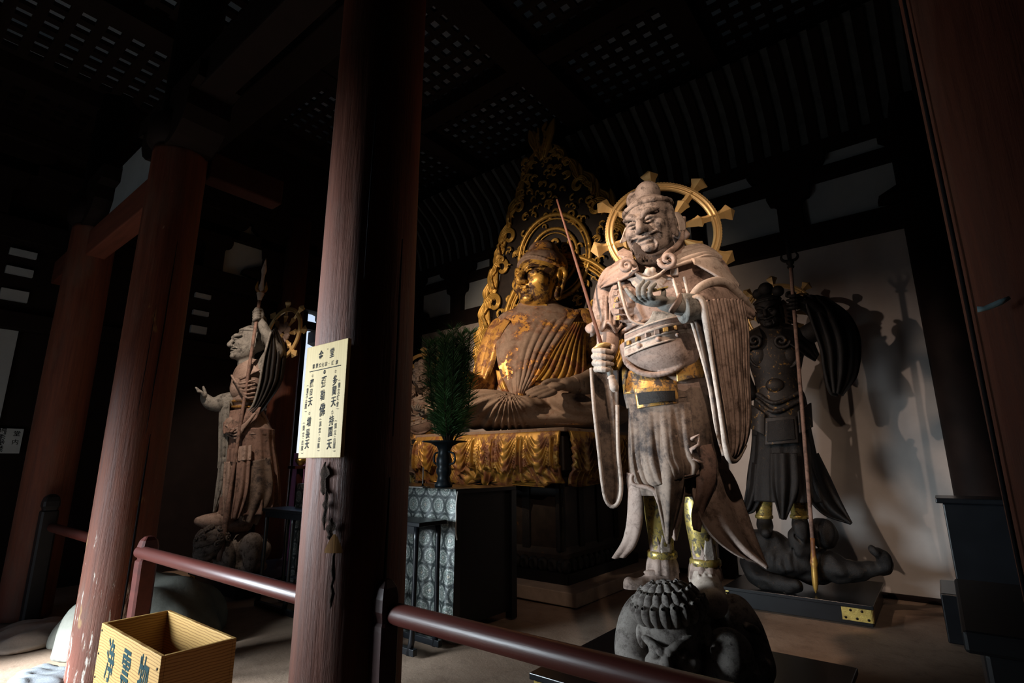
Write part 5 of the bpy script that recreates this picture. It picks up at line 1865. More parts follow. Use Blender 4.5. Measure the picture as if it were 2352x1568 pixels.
UB([(-.10, -.345, -.265), (0, -.395, -.285), (.10, -.345, -.265)], [.010, .034, .010], .012)
UB([(-.13, -.355, -.24), (0, -.42, -.247), (.13, -.355, -.24)], [.009, .010, .009], .005, '-')
EB((0, -.325, -.375), (.12, .08, .075), .04)
hd = F.build('head', 'buddha_face', B)
F = SDF(bc_ - bs_ * .6, bc_ + bs_ * np.array([.7, .7, .95]), .011)
EB((0, .09, .23), (.392, .41, .31), .02)
EB((0, -.45, .06), (.33, .34, .20), .03, '-')
EB((0, .10, .50), (.24, .25, .17), .05)
hl = [TB((.40 * math.sin(a), .09 - .415 * math.cos(a), .30 - .17 * abs(math.sin(a / 1.1)) ** 2)) for a in np.radians(np.linspace(-100, 100, 26))]
F.tube(hl, bs_ * .02, bs_ * .02)
F.build('hair', 'buddha_robe', hd)

body = ploft(CB, [(690, 1198, 1268, .15, .08), (708, 1180, 1300, .20, .06), (722, 1150, 1336, .26, .06), (745, 1134, 1344, .32, .06), (790, 1126, 1342, .36, .08), (840, 1130, 1342, .38, .11), (890, 1135, 1360, .40, .14), (935, 1100, 1400, .46, .18), (980, 1090, 1420, .46, .18)], 120, 80)
MB().rings(body).build('torso', 'buddha_robe', B)


def rob(s, t):
    w = np.clip((t - .38) / .25, 0, 1)
    return .05 * np.sin(math.pi * t) + w * .017 * np.cos(2 * math.pi * 8.5 * t) * (.35 + .65 * s) + (1 - w) * .010 * np.cos(2 * math.pi * 4 * t + 3 * s) * s


add_sheet(CB, B, 'chest_robe', 'buddha_robe', [(1178, 722, .22), (1152, 752, .34), (1140, 800, .42), (1150, 860, .48), (1172, 905, .54), (1184, 925, .56)], [(1336, 712, .16), (1310, 748, .38), (1266, 812, .50), (1240, 858, .55), (1212, 895, .57), (1192, 925, .58)], rob, .03, 70, 80)


def pl(s, t):
    return .020 * np.cos(2 * math.pi * 6.5 * t) + .03 * np.sin(math.pi * t)


add_sheet(CB, B, 'pleated_robe', 'gilt_hem', [(1316, 742, .40), (1278, 797, .50), (1250, 847, .55), (1230, 874, .57)], [(1346, 742, .30), (1344, 790, .36), (1346, 850, .38), (1340, 880, .40)], pl, .025, 50, 80)
# arms
F = SDF(PB(1290, 930, .7) - .15, PB(1400, 690, -.2) + .2, .014)
F.tube(CB.ps([(1338, 735, .06), (1358, 780, .06), (1368, 830, .10), (1366, 868, .18)]), [.16, .17, .155, .14], k=.05, n=12)
F.build('upper_arm', 'buddha_skin', B)
F = SDF(PB(1050, 930, .8) - .1, PB(1170, 720, -.1) + .15, .014)
F.tube(CB.ps([(1150, 752, .08), (1130, 800, .12), (1118, 850, .2), (1112, 885, .3)]), [.14, .15, .14, .12], k=.05, n=12)
F.tube(CB.ps([(1112, 888, .3), (1085, 875, .5), (1068, 862, .6)]), [.11, .085, .07], k=.04, n=8)
F.build('upper_arm', 'buddha_skin', B)
add_sheet(CB, B, 'arm_robe', 'buddha_skin', [(1158, 732, .20), (1132, 762, .26), (1116, 810, .30), (1104, 862, .36), (1102, 878, .38)], [(1172, 738, .34), (1150, 775, .40), (1138, 830, .42), (1122, 868, .42), (1110, 885, .40)], folds(1.5, .015, .03), .03, 40, 24)
add_sheet(CB, B, 'inner_robe', 'gilt_hem', [(1140, 850, .42), (1146, 885, .5), (1160, 910, .55)], [(1158, 855, .44), (1172, 890, .52), (1180, 918, .56)], folds(2, .012, .02), .02, 24, 24)
# lap: crossed legs under cloth
F = SDF(PB(960, 1000, 1.25) - .12, PB(1440, 880, -.3) + .12, .0135)
F.ell(PB(1225, 965, .20), (1.15, .55, .13), k=.06)
F.ell(PB(1330, 930, .42), (.46, .42, .20), rotm(0, 0, 8), k=.10)
F.ell(PB(1085, 932, .48), (.58, .40, .18), rotm(0, 0, -6), k=.10)
F.ell(PB(1180, 935, .55), (.42, .33, .14), k=.08)
F.ell(PB(1385, 950, .25), (.32, .35, .14), k=.08)
# folds: a fan gathered between the shins, pleats running to the far knee, arcs round the near knee
X_, Z_ = F.ax[0][:, None, None], F.ax[2][None, None, :]
Y_ = F.ax[1][None, :, None]
c0 = PB(1172, 900, .7)
dx, dz = X_ - c0[0], Z_ - c0[2]
rr = np.sqrt(dx ** 2 + dz ** 2)
an = np.arctan2(-dz, dx)
fan = np.exp(-((dx + .06 * (-dz) * 2) / (.10 + .35 * np.maximum(0, -dz))) ** 2)
lf = np.clip(-dx / .12, 0, 1)
rt = np.clip(dx / .15, 0, 1)
ck = PB(1345, 880, .5)
rk = np.sqrt((X_ - ck[0]) ** 2 + 1.6 * (Z_ - ck[2]) ** 2)
F.d += (.024 * fan * np.sin(30 * an) * np.clip(rr / .15, 0, 1) + lf * (1 - fan) * .011 * np.sin(24 * an + 3 * rr) * np.clip(rr / .3, 0, 1) * np.clip(1.6 - rr, 0, 1) + rt * (1 - fan) * .010 * np.sin(2 * math.pi * rk / .13) * np.clip(1.2 - rk, 0, 1) + 0 * Y_).astype(np.float32)
F.d = np.maximum(F.d, (ZP + .01 - F.ax[2])[None, None, :].astype(np.float32))
F.build('lap_robe', 'buddha_lap', B)
# sleeve and open hand resting on the knee
F = SDF(PB(1280, 940, 1.1) - .1, PB(1400, 850, .2) + .12, .012)
F.tube(CB.ps([(1366, 872, .3), (1345, 880, .55), (1318, 884, .76)]), [.15, .12, .10], k=.04, n=10)
F.tube(CB.ps([(1322, 886, .70), (1335, 905, .70), (1352, 930, .66)]), [.09, .10, .10], k=.04, n=8)
for i in range(3):
    F.tube(CB.ps([(1318 + 9 * i, 868 + i, .80 - .04 * i), (1322 + 9 * i, 882, .86 - .04 * i), (1322 + 10 * i, 900, .84 - .04 * i)]), .014, k=.012, op='-', n=6)
F.build('sleeve', 'buddha_lap', B)
f_ = [CB.ps(v) for v in (
    [(1262, 886, .92), (1244, 888, .97), (1226, 894, 1.0), (1210, 901, 1.0)],
    [(1264, 891, .95), (1246, 894, 1.0), (1228, 900, 1.03), (1213, 906, 1.03)],
    [(1268, 896, .97), (1252, 900, 1.02), (1236, 905, 1.04), (1222, 909, 1.04)],
    [(1274, 900, .98), (1262, 905, 1.02), (1248, 909, 1.04), (1238, 911, 1.04)],
    [(1288, 876, .88), (1270, 874, .93), (1256, 876, .96), (1246, 881, .97)])]
hand(B, f_, [(PB(1276, 888, .93), (.11, .10, .05)), (PB(1296, 882, .86), (.09, .08, .06))], .028, 'buddha_lap', .009, extra=[(CB.ps([(1296, 882, .86), (1322, 884, .76)]), (.065, .08))])

# ------------------------------------------------------------------ flame halo behind the seated figure
def lean(px_, py_):
    return at(px_, py_, Y=6.28 - .62 * min(1, max(0, (930 - py_) / 645)))


edge = [(1118, 930), (1100, 860), (1096, 800), (1104, 730), (1122, 650), (1140, 570), (1163, 500), (1190, 430), (1216, 360), (1234, 310), (1243, 286)]
E3 = np.array([lean(*q) for q in edge])
xc = E3[-1][0]
FH = thing('flame_halo', 'tall pointed openwork halo of gilded flames behind the seated statue', 'halo', (xc, 6.28, 0))


def yz(z):
    """depth of the leaning halo plane at height z"""
    return np.interp(z, E3[:, 2], E3[:, 1])


zs = np.linspace(E3[0][2], E3[-1][2] - .03, 60)
hw = np.interp(zs, E3[:, 2], xc - E3[:, 0])
P = []
for z, w in zip(zs, hw):
    wi = max(.015, w * .86 - .06)
    t = np.linspace(-1, 1, 41)
    P.append(np.concatenate([np.stack([t * wi, yz(z) - 6.28 - .02 - .05 * (1 - t ** 2), np.full(41, z)], 1), np.stack([t[::-1] * wi, np.full(41, yz(z) - 6.28 + .02), np.full(41, z)], 1)]))
MB().rings(np.array(P)).build('back_plate', gilt('halo_plate', (.40, .26, .06), (.010, .007, .006), 7, .25), FH)
for cx, cy, R_, w in ((1300, 585, .60, .030), (1300, 585, .40, .022), (1285, 760, 1.02, .035), (1285, 760, .92, .018)):
    c_ = lean(cx, cy)
    c_[0] = xc
    a = np.linspace(0, 2 * math.pi, 97)
    for k_, (rr, w_) in enumerate(((R_, w), (R_ - .06, w * .4))):
        pts = np.stack([rr * np.cos(a), np.zeros(97), c_[2] + rr * np.sin(a)], 1)
        pts[:, 1] = yz(pts[:, 2]) - 6.28 - .10
        MB().tube(pts, w_ * (1 + .25 * (np.arange(97) % 2)), 8).build('halo_ring', 'gilt_flame', FH)


def flame_mesh(v):
    """a flame tongue with three ridges, curling to one side at the tip"""
    n, m_ = 18, 13
    s = np.linspace(0, 1, n)
    bend = (.02 * np.sin(s * 2.4) + .10 * s ** 2 - .09 * np.maximum(0, s - .55)) if v == 0 else (.05 * np.sin(s * 5) + .06 * s)
    wd = .055 * np.sin(math.pi * np.clip(s * .92 + .08, 0, 1)) ** .7 * (1 - .2 * s) + .002
    t = np.linspace(-1, 1, m_)
    P = np.stack([bend[:, None] + wd[:, None] * t, -.03 - .016 * np.cos(t * 3 * math.pi) * (1 - s[:, None]) - .06 * s[:, None] * (1 - s[:, None]), np.broadcast_to(.34 * s[:, None], (n, m_))], -1)
    return MB().rings(np.concatenate([P, (P + (0, .02, 0))[:, ::-1]], 1)).mesh('flame', True)


FM = [flame_mesh(0), flame_mesh(1)]


def place(me, name, x, z, ang, sc, mirror=1, dy=0., mat='gilt_flame'):
    o = obj(name, me, mat, FH)
    o.location = (x, float(yz(z)) - 6.28 - .02 + dy, z)
    o.rotation_euler = (0, ang, 0)
    o.scale = (sc * mirror, sc, sc)
    return o


rg = random.Random(11)
for side in (-1, 1):
    acc = 0
    Ls = np.linspace(0, .955, 26)
    for i, t in enumerate(Ls):
        z = np.interp(t, np.linspace(0, 1, 60), zs)
        w = np.interp(z, zs, hw)
        slope = math.atan2(np.interp(z - .1, zs, hw) - np.interp(z + .1, zs, hw), .2)
        place(FM[i % 2], 'flame', side * (w - .12), z - .1, side * (.25 - slope), rg.uniform(1.15, 1.5) * (1 - .3 * t), side)
        if i % 2 == 0:
            place(FM[(i // 2) % 2], 'flame', side * (w - .30 * (1 - .6 * t)), z - .05, side * (.05 - slope), rg.uniform(.8, 1.1), side, -.03)
for a in (-.16, -.05, .07, .17):
    place(FM[0], 'flame', a * .3, E3[-1][2] - .62 + abs(a), a * .9, 1.75 - 2 * abs(a), 1 if a > 0 else -1, -.02)
# scrolls inside the border
scroll = MB()
for r_ in (.0, .028, .056):
    q = np.vstack([[(-.02 + r_ * .6, 0, -.30), (.10 + r_ * .4, 0, -.2)], spiral((0, 0, 0), .165 - r_, .05 - r_ * .5, .95, -.75, 34)])
    scroll.tube(q, [.013, .016, .016, .010], 7)
scm = scroll.mesh('scroll')
for side in (-1, 1):
    for i, t in enumerate((.10, .23, .36, .49, .60, .70)):
        z = np.interp(t, np.linspace(0, 1, 60), zs)
        w = np.interp(z, zs, hw)
        place(scm, 'scroll', side * (w - .34), z + .1, side * (-.1 - .15 * i), 1.5 - .12 * i, side, -.06)
# fine carved curls scattered over the field
cq = MB()
for r_ in (0, .018):
    cq.tube(spiral((0, 0, 0), .06 - r_, .02, .7, .2, 14), [.008, .011, .005], 6)
cqm = cq.mesh('carved_curl')
kk_ = 0
for i in range(400):
    z = rg.uniform(zs[6], zs[-8])
    w = float(np.interp(z, zs, hw)) * .82
    x = rg.uniform(-w, w)
    place(cqm, 'carved_curl', x, z, rg.uniform(-1.2, 1.2), rg.uniform(.7, 1.4), rg.choice((-1, 1)), -.085)
    kk_ += 1
    if kk_ >= 230:
        break
# ------------------------------------------------------------------ the dark guardian at the back right
C2 = Canvas(-1.15, 5.9)
P2 = C2.p
G2 = thing('guardian_statue', 'dark lacquered guardian with one raised sleeve and a spear before the plaster wall', 'statue', (C2.o[0], C2.o[1], 0), C2.ang, 'four armoured guardian statues')
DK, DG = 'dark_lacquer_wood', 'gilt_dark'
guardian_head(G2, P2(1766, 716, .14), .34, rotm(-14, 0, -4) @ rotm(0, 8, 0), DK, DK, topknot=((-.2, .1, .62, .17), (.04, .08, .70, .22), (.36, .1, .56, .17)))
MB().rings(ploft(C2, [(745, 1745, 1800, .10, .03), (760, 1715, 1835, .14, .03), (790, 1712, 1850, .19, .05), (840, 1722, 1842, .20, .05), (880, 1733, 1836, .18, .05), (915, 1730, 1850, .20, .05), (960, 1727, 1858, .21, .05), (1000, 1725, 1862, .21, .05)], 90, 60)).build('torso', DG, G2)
F = SDF(P2(1700, 960, .45) - .04, P2(1860, 740, 0) + .05, .009)
for cx in (1745, 1808):
    F.ell(P2(cx, 815, .17), (.095, .07, .12), k=.015)
    for i in range(24):
        a, b = 2 * math.pi * i / 24, 2 * math.pi * (i + 1) / 24
        c_ = P2(cx, 815, .20)
        F.cap(c_ + (.10 * math.cos(a), 0, .125 * math.sin(a)), c_ + (.10 * math.cos(b), 0, .125 * math.sin(b)), .013, k=.006)
F.ell(P2(1780, 885, .22), (.085, .05, .075), k=.01)
F.tube(C2.ps([(1740, 905, .2), (1780, 925, .29), (1840, 900, .2)]), .02, k=.01, n=14)
F.tube(C2.ps([(1738, 918, .2), (1780, 945, .30), (1845, 915, .2)]), .02, k=.01, n=14)
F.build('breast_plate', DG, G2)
mb = MB()
for sx, cx, a0 in ((-1, 1733, math.pi), (1, 1795, 0.)):
    mb2 = MB()
    mb2.tube(spiral(P2(cx, 783, .26), .075, .012, -1.5 * sx, a0, 40, lift=.02), [.014, .020, .012], 8)
    mb2.build('collar_scroll', DG, G2)
add_sheet(C2, G2, 'shoulder_cape', DK, [(1795, 752, .14), (1830, 752, .06), (1862, 775, .0), (1880, 815, .02)], [(1790, 775, .27), (1820, 795, .26), (1848, 815, .20), (1872, 830, .1)], folds(3, .01, .03), .016, 36, 24)
add_sheet(C2, G2, 'shoulder_cape', DK, [(1745, 752, .12), (1720, 765, .06), (1702, 800, .02)], [(1752, 775, .26), (1728, 800, .24), (1706, 822, .12)], folds(2, .01, .03), .016, 30, 20)
F = SDF(P2(1690, 900, .5) - .06, P2(1980, 640, -.3) + .1, .011)
F.tube(C2.ps([(1712, 790, .03), (1700, 850, .0), (1722, 905, .12)]), [.09, .085, .07], k=.03, n=10)
F.tube(C2.ps([(1846, 775, .02), (1890, 742, .05), (1862, 705, .16), (1826, 690, .24)]), [.095, .085, .07, .05], k=.03, n=14)
F.build('arm', DK, G2)
f_ = [C2.ps([(1832, 680 + 9 * i, .22), (1832, 679 + 9 * i, .29), (1818, 680 + 9 * i, .31), (1808, 681 + 9 * i, .26)]) for i in range(4)] + [C2.ps([(1824, 675, .2), (1814, 672, .25), (1808, 674, .28), (1806, 680, .29)])]
hand(G2, f_, [(P2(1824, 692, .22), (.05, .045, .062))], .017, DK, .006)


def sl2(s, t):
    return .02 * np.cos(2 * math.pi * 3.5 * t + 1) * (.3 + .7 * s) + .05 * np.sin(math.pi * t)


add_sheet(C2, G2, 'raised_sleeve', DK, [(1846, 678, .22), (1866, 740, .20), (1884, 800, .18), (1892, 850, .16), (1908, 902, .14)], [(1900, 684, .0), (1950, 722, -.04), (1976, 780, -.05), (1970, 860, -.04), (1936, 908, .08)], sl2, .018, 60, 44)
mb = MB()
mb.tube(spline(C2.ps([(1846, 680, .25), (1866, 740, .235), (1886, 800, .21), (1894, 850, .19), (1906, 898, .17), (1922, 908, .12)]), 40), .016, 8)
mb.build('sleeve_edge', DK, G2)
mb = MB()
for i in range(3):
    pass
def sk2(th, s):
    return (.02 + .05 * s) * np.cos(11 * th + np.sin(2 * th)) + .02 * s * np.cos(27 * th)
MB().rings(ploft(C2, [(960, 1728, 1856, .21, .05), (1030, 1724, 1868, .22, .05), (1090, 1716, 1880, .24, .05), (1150, 1712, 1892, .25, .05)], 160, 50, sk2)).build('skirt', DK, G2)
pan = add_sheet(C2, G2, 'hanging_panel', DG, [(1758, 960, .28), (1757, 1000, .29), (1756, 1022, .29)], [(1828, 955, .28), (1832, 990, .29), (1834, 1016, .29)], folds(0, 0, .03), .016)
add_sheet(C2, pan, 'panel_field', DK, [(1764, 968, .298), (1763, 1015, .305)], [(1823, 962, .298), (1827, 1008, .305)], folds(0, 0, .03), .014)
for L_, R_ in (([(1727, 930, .20), (1726, 985, .22)], [(1757, 950, .28), (1756, 1000, .29)]), ([(1832, 945, .27), (1836, 995, .28)], [(1862, 925, .10), (1866, 980, .12)])):
    add_sheet(C2, G2, 'hip_plate', DG, L_, R_, folds(0, 0, .03), .014, 20, 16)
for L_, R_ in (([(1725, 1060, .1), (1715, 1120, .12), (1706, 1165, .1), (1700, 1172, .08)], [(1752, 1070, .2), (1752, 1130, .2), (1735, 1170, .16), (1720, 1178, .12)]), ([(1840, 1060, .2), (1850, 1130, .22), (1890, 1180, .16), (1952, 1202, .1)], [(1878, 1040, .0), (1905, 1095, .0), (1930, 1150, .04), (1955, 1200, .1)]), ([(1770, 1040, .3), (1772, 1120, .33), (1792, 1190, .3)], [(1830, 1040, .3), (1832, 1120, .33), (1804, 1192, .3)])):
    add_sheet(C2, G2, 'coat_tail', DK, L_, R_, folds(2, .03, .05, .4, .6), .018, 44, 34)
for pts in ([(1752, 1095, .08), (1754, 1140, .1), (1755, 1186, .09)], [(1832, 1095, .08), (1835, 1140, .1), (1836, 1186, .09)]):
    p3 = C2.ps(pts)
    lg = MB().tube(spline(p3, 16), [.085, .08, .072], 24).build('leg', 'gilt_leg', G2)
    MB().lathe([(.07, .02), (.082, .012), (.082, -.012), (.07, -.02)], p3[-1], 24).build('ankle_ring', 'gilt_leg', lg)
    b = p3[-1]
    F = SDF(b - (.16, .32, .22), b + (.16, .12, .02), .009)
    F.tube([b, b + (0, -.02, -.08), b + (.0, -.10, -.13), b + (.01, -.2, -.13)], [.065, .068, .06, .045], k=.03)
    F.build('boot', DK, G2)
gold_halo(G2, P2(1792, 722, -.16), P2(1880, 722, -.16)[0] - P2(1792, 722, -.16)[0], rotm(6, -5, 4), [-9, 40, 84, 128, 173, -140, -97, -50], seed=2)
MB().tube([P2(1792, 722, -.15), P2(1790, 790, -.1)], .025, 8).build('halo_stem', 'gilt_halo', G2)

s2 = thing('spear', 'rusty red spear with ochre foot held by the dark guardian', 'spear', (C2.o[0], C2.o[1], 0), C2.ang, 'spears of the guardians')
sp0, sp1, sp2 = P2(1816, 612, .27), P2(1866, 1235, .33), P2(1874, 1362, .36)
MB().tube(sp0 + (sp1 - sp0) * np.linspace(0, 1, 20)[:, None], .0175, 10).build('shaft', 'statue_red', s2)
MB().tube(sp1 + (sp2 - sp1) * np.linspace(0, 1, 12)[:, None], [.02, .02, .02, .022, .034, .024, .026, .026, .022, .004], 10).build('spear_foot', 'gilt_hem', s2)
mb = MB()
mb.lathe([(.0, -.02), (.03, -.015), (.034, .0), (.02, .015), (.034, .03), (.04, .055), (.02, .075), (.016, .09), (0, .095)], sp0, 14)
mb.build('knob', DK, s2)
for q in (-1, 1):
    MB().tube(spline([sp0 + (0, 0, .06), sp0 + (q * .055, 0, .07), sp0 + (q * .075, 0, .11), sp0 + (q * .05, 0, .16)], 12), [.016, .015, .004], 7).build('prong', DK, s2)
MB().tube(spline([sp0 + (0, 0, .08), sp0 + (0, 0, .22), sp0 + (.0, 0, .38)], 10), [.02, .026, .003], 8, .4).build('spear_blade', DK, s2)

CD2 = Canvas(-1.15, 5.78)
PE = CD2.p
D2 = thing('demon_statue', 'black demon lying with one foot kicked up under the dark guardian', 'statue', (CD2.o[0], CD2.o[1], 0), CD2.ang, 'demons trodden by the guardians')
F = SDF(PE(1680, 1380, .5) - .08, PE(2060, 1180, -.35) + .1, .0115)
F.ell(PE(1800, 1285, .0), (.33, .22, .17), rotm(0, 0, -6), k=.04)
F.ell(PE(1760, 1240, .02), (.17, .15, .11), k=.05)
F.ell(PE(1735, 1260, .05), (.14, .15, .16), k=.04)
F.tube(CD2.ps([(1720, 1290, .1), (1740, 1325, .2), (1790, 1340, .26), (1830, 1345, .3)]), [.075, .07, .055, .05], k=.03, n=12)
F.tube(CD2.ps([(1840, 1300, .05), (1835, 1240, .14), (1838, 1210, .18)]), [.10, .09, .06], k=.03, n=10)
F.tube(CD2.ps([(1860, 1305, .0), (1910, 1300, .06), (1930, 1312, .1)]), [.14, .12, .09], k=.04, n=10)
F.tube(CD2.ps([(1925, 1310, .1), (1975, 1312, .1), (2012, 1305, .1)]), [.085, .07, .045], k=.03, n=10)
F.ell(PE(2024, 1306, .1), (.062, .06, .055), k=.03)
F.tube(CD2.ps([(2030, 1306, .1), (2033, 1290, .12), (2026, 1278, .14)]), [.055, .058, .05], k=.02, n=8)
F.tube(CD2.ps([(2020, 1276, .15), (2012, 1268, .17), (2003, 1259, .17)]), [.034, .030, .026], k=.008, n=6)
for i in range(4):
    F.tube(CD2.ps([(2024 + 4 * i, 1276 + 2 * i, .13 - .03 * i), (2020 + 5 * i, 1266 + 3 * i, .14 - .03 * i), (2013 + 6 * i, 1262 + 4 * i, .15 - .03 * i)]), [.022, .020, .016], k=.006, n=6)
F.ell(PE(1890, 1225, -.05), (.12, .12, .14), k=.02)
F.tube(CD2.ps([(1828, 1230, .2), (1850, 1255, .24), (1865, 1285, .22)]), .012, k=.008, op='-', n=8)
for i in range(4):
    F.tube(CD2.ps([(1770 + 18 * i, 1255, .18), (1762 + 20 * i, 1290, .22), (1770 + 20 * i, 1325, .2)]), .012, k=.02, op='-', n=8)
F.smooth_noise(.008, .14, 4)
F.d = np.maximum(F.d, (.165 - F.ax[2])[None, None, :].astype(np.float32))
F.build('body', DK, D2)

# ------------------------------------------------------------------ the spear guardian at the left, seen from its side
C3 = Canvas(-6.25, 3.1)
P3 = C3.p
G3 = thing('guardian_statue', 'weathered guardian in profile at left raising a spear, facing left', 'statue', (C3.o[0], C3.o[1], 0), C3.ang, 'four armoured guardian statues')
guardian_head(G3, P3(573, 790, .02), .44, rotm(-78, 0, 4), 'statue_grey', 'statue_grey', topknot=((0, .16, .60, .20), (0, .2, .74, .12)), h=.0055)
MB().rings(ploft(C3, [(828, 560, 605, .12, .0), (850, 540, 615, .22, .0), (880, 531, 612, .26, .0), (915, 530, 608, .24, .0), (940, 534, 606, .22, .0), (965, 522, 618, .25, .0), (1000, 514, 632, .28, .0)], 100, 60)).build('torso', 'statue_wood', G3)
F = SDF(P3(505, 1000, .5) - .04, P3(640, 830, -.1) + .04, .008)
F.ell(P3(552, 890, .10), (.11, .14, .15), k=.05)
F.ell(P3(548, 970, .05), (.16, .20, .12), rotm(0, 0, -15), k=.05)
for i in range(5):
    F.tube(C3.ps([(532 + 3 * i, 862 + 6 * i, .25), (548 + 4 * i, 880 + 8 * i, .31), (585, 872 + 10 * i, .28)]), .012, k=.01, n=10)
for i in range(4):
    F.tube(C3.ps([(516 + 2 * i, 975 + 8 * i, .16), (535 + 3 * i, 985 + 7 * i, .28), (560, 975 + 3 * i, .32), (585, 950, .30)]), .010, k=.012, n=12)
F.build('breast_plate', 'statue_wood', G3)
mb = MB()
for y in (925, 938):
    rows = ploft(C3, [(y, 531, 610, .235, .0)] * 2, 50, 2)[0]
    mb.tube(np.vstack([rows, rows[:1]]), .016, 8)
mb.build('waist_cord', 'gilt_armour', G3)
add_sheet(C3, G3, 'collar', 'statue_wood', [(540, 856, .10), (552, 842, .16), (575, 832, .2)], [(552, 872, .24), (572, 862, .28), (598, 850, .28)], None, .016, 20, 14)
add_sheet(C3, G3, 'sash', 'statue_red', [(520, 945, .10), (514, 975, .14), (514, 996, .16)], [(600, 935, .28), (585, 965, .30), (540, 992, .26)], folds(3, .016, .06), .018, 30, 40)
def sk3(th, s):
    return (.01 + .05 * s) * np.cos(15 * th + 1.5 * np.sin(2 * th)) + .02 * s * np.cos(33 * th)
MB().rings(ploft(C3, [(985, 515, 632, .28, .0), (1020, 518, 632, .28, .0), (1080, 508, 640, .30, .0), (1140, 502, 642, .31, .0), (1178, 500, 640, .31, .0)], 200, 60, sk3)).build('skirt', 'statue_red', G3)
for L_, R_, mt in (([(524, 1030, .2), (521, 1060, .22)], [(546, 1030, .3), (545, 1062, .32)], 'statue_red'), ([(548, 1025, .3), (546, 1058, .33)], [(578, 1022, .32), (576, 1056, .34)], 'statue_wood'),
                   ([(506, 1050, .1), (498, 1110, .1), (490, 1176, .06)], [(524, 1050, .2), (516, 1120, .18), (494, 1174, .08)], 'statue_grey'), ([(516, 1060, .22), (512, 1130, .24), (514, 1180, .22)], [(538, 1060, .28), (534, 1120, .28), (522, 1182, .24)], 'statue_wood'),
                   ([(545, 1060, .32), (540, 1120, .34), (530, 1190, .32)], [(575, 1055, .34), (568, 1130, .35), (548, 1190, .33)], 'statue_red'), ([(570, 1060, .32), (566, 1130, .33), (556, 1195, .3)], [(620, 1050, .25), (625, 1130, .25), (590, 1205, .22)], 'statue_skirt')):
    add_sheet(C3, G3, 'skirt_panel', mt, L_, R_, folds(2, .016, .03, .3, .5), .016, 36, 26)
F = SDF(P3(440, 1240, .4) - .05, P3(580, 1160, -.2) + .06, .01)
F.tube(C3.ps([(520, 1175, .1), (515, 1192, .1), (488, 1196, .12), (455, 1196, .14)]), [.08, .08, .07, .04], k=.03, n=10)
F.tube(C3.ps([(560, 1180, .0), (560, 1205, .02), (535, 1210, .1)]), [.08, .08, .05], k=.03, n=8)
F.build('boot', 'statue_wood', G3)
# raised arm with sleeve
F = SDF(P3(570, 900, .4) - .05, P3(670, 690, -.2) + .06, .009)
F.tube(C3.ps([(604, 856, .10), (632, 806, .10)]), [.11, .09], k=.03, n=8)
F.tube(C3.ps([(634, 808, .12), (616, 772, .2), (598, 738, .24)]), [.08, .06, .045], k=.03, n=8)
F.build('arm', 'statue_grey', G3)
f_ = [C3.ps([(601, 714 + 6 * i, .22), (592, 712 + 6 * i, .30), (584, 716 + 6 * i, .29), (584, 720 + 6 * i, .24)]) for i in range(4)] + [C3.ps([(600, 712, .2), (594, 708, .24), (588, 710, .27), (586, 714, .28)])]
hand(G3, f_, [(P3(596, 724, .23), (.055, .05, .07))], .02, 'statue_grey', .006)
add_sheet(C3, G3, 'raised_sleeve', DK, [(620, 768, .28), (606, 820, .28), (598, 880, .27), (584, 930, .25), (568, 948, .24)], [(632, 752, .1), (655, 800, .06), (652, 850, .06), (642, 885, .08), (596, 950, .2)], lambda s, t: .028 * np.cos(2 * math.pi * 4.5 * t) * (.3 + .7 * s) + .05 * np.sin(math.pi * t), .018, 60, 60)
mb = MB()
mb.tube(spline(C3.ps([(622, 762, .3), (606, 822, .32), (596, 880, .31), (582, 928, .29), (568, 946, .27), (572, 952, .25), (590, 940, .26)]), 44), .013, 8)
mb.build('sleeve_edge', 'statue_grey', G3)
# outstretched arm with open hand
F = SDF(P3(455, 960, .4) - .05, P3(560, 890, -.25) + .06, .009)
F.tube(C3.ps([(542, 920, .0), (515, 922, .04), (500, 928, .06)]), [.10, .085, .075], k=.03, n=8)
F.tube(C3.ps([(500, 929, .06), (482, 926, .08), (470, 912, .1)]), [.07, .055, .042], k=.03, n=8)
F.build('arm', 'statue_grey', G3)
add_sheet(C3, G3, 'hanging_sleeve', 'statue_grey', [(505, 925, .06), (503, 980, .08), (502, 1050, .08), (500, 1075, .08)], [(528, 918, .16), (526, 980, .16), (522, 1050, .15), (516, 1078, .14)], folds(2, .016, .02), .016, 40, 20)
f_ = [C3.ps([(468, 908, .1 + .03 * i), (462, 900, .12 + .03 * i), (456, 896 + i, .13 + .03 * i), (450 + i, 890 + i, .13 + .03 * i)]) for i in range(4)] + [C3.ps([(472, 905, .08), (470, 897, .06), (468, 892, .05), (467, 888, .05)])]
hand(G3, f_, [(P3(468, 909, .13), (.035, .06, .035))], .015, 'statue_grey', .006)
c_ = P3(650, 768, -.12)
gold_halo(G3, c_, P3(650, 705, -.12)[2] - c_[2], rotm(-58, -3, 3), [-4, 42, 88, 132, 176, -140, -92, -46], seed=3)
MB().tube([c_, P3(622, 800, -.05)], .025, 8).build('halo_stem', 'gilt_halo', G3)

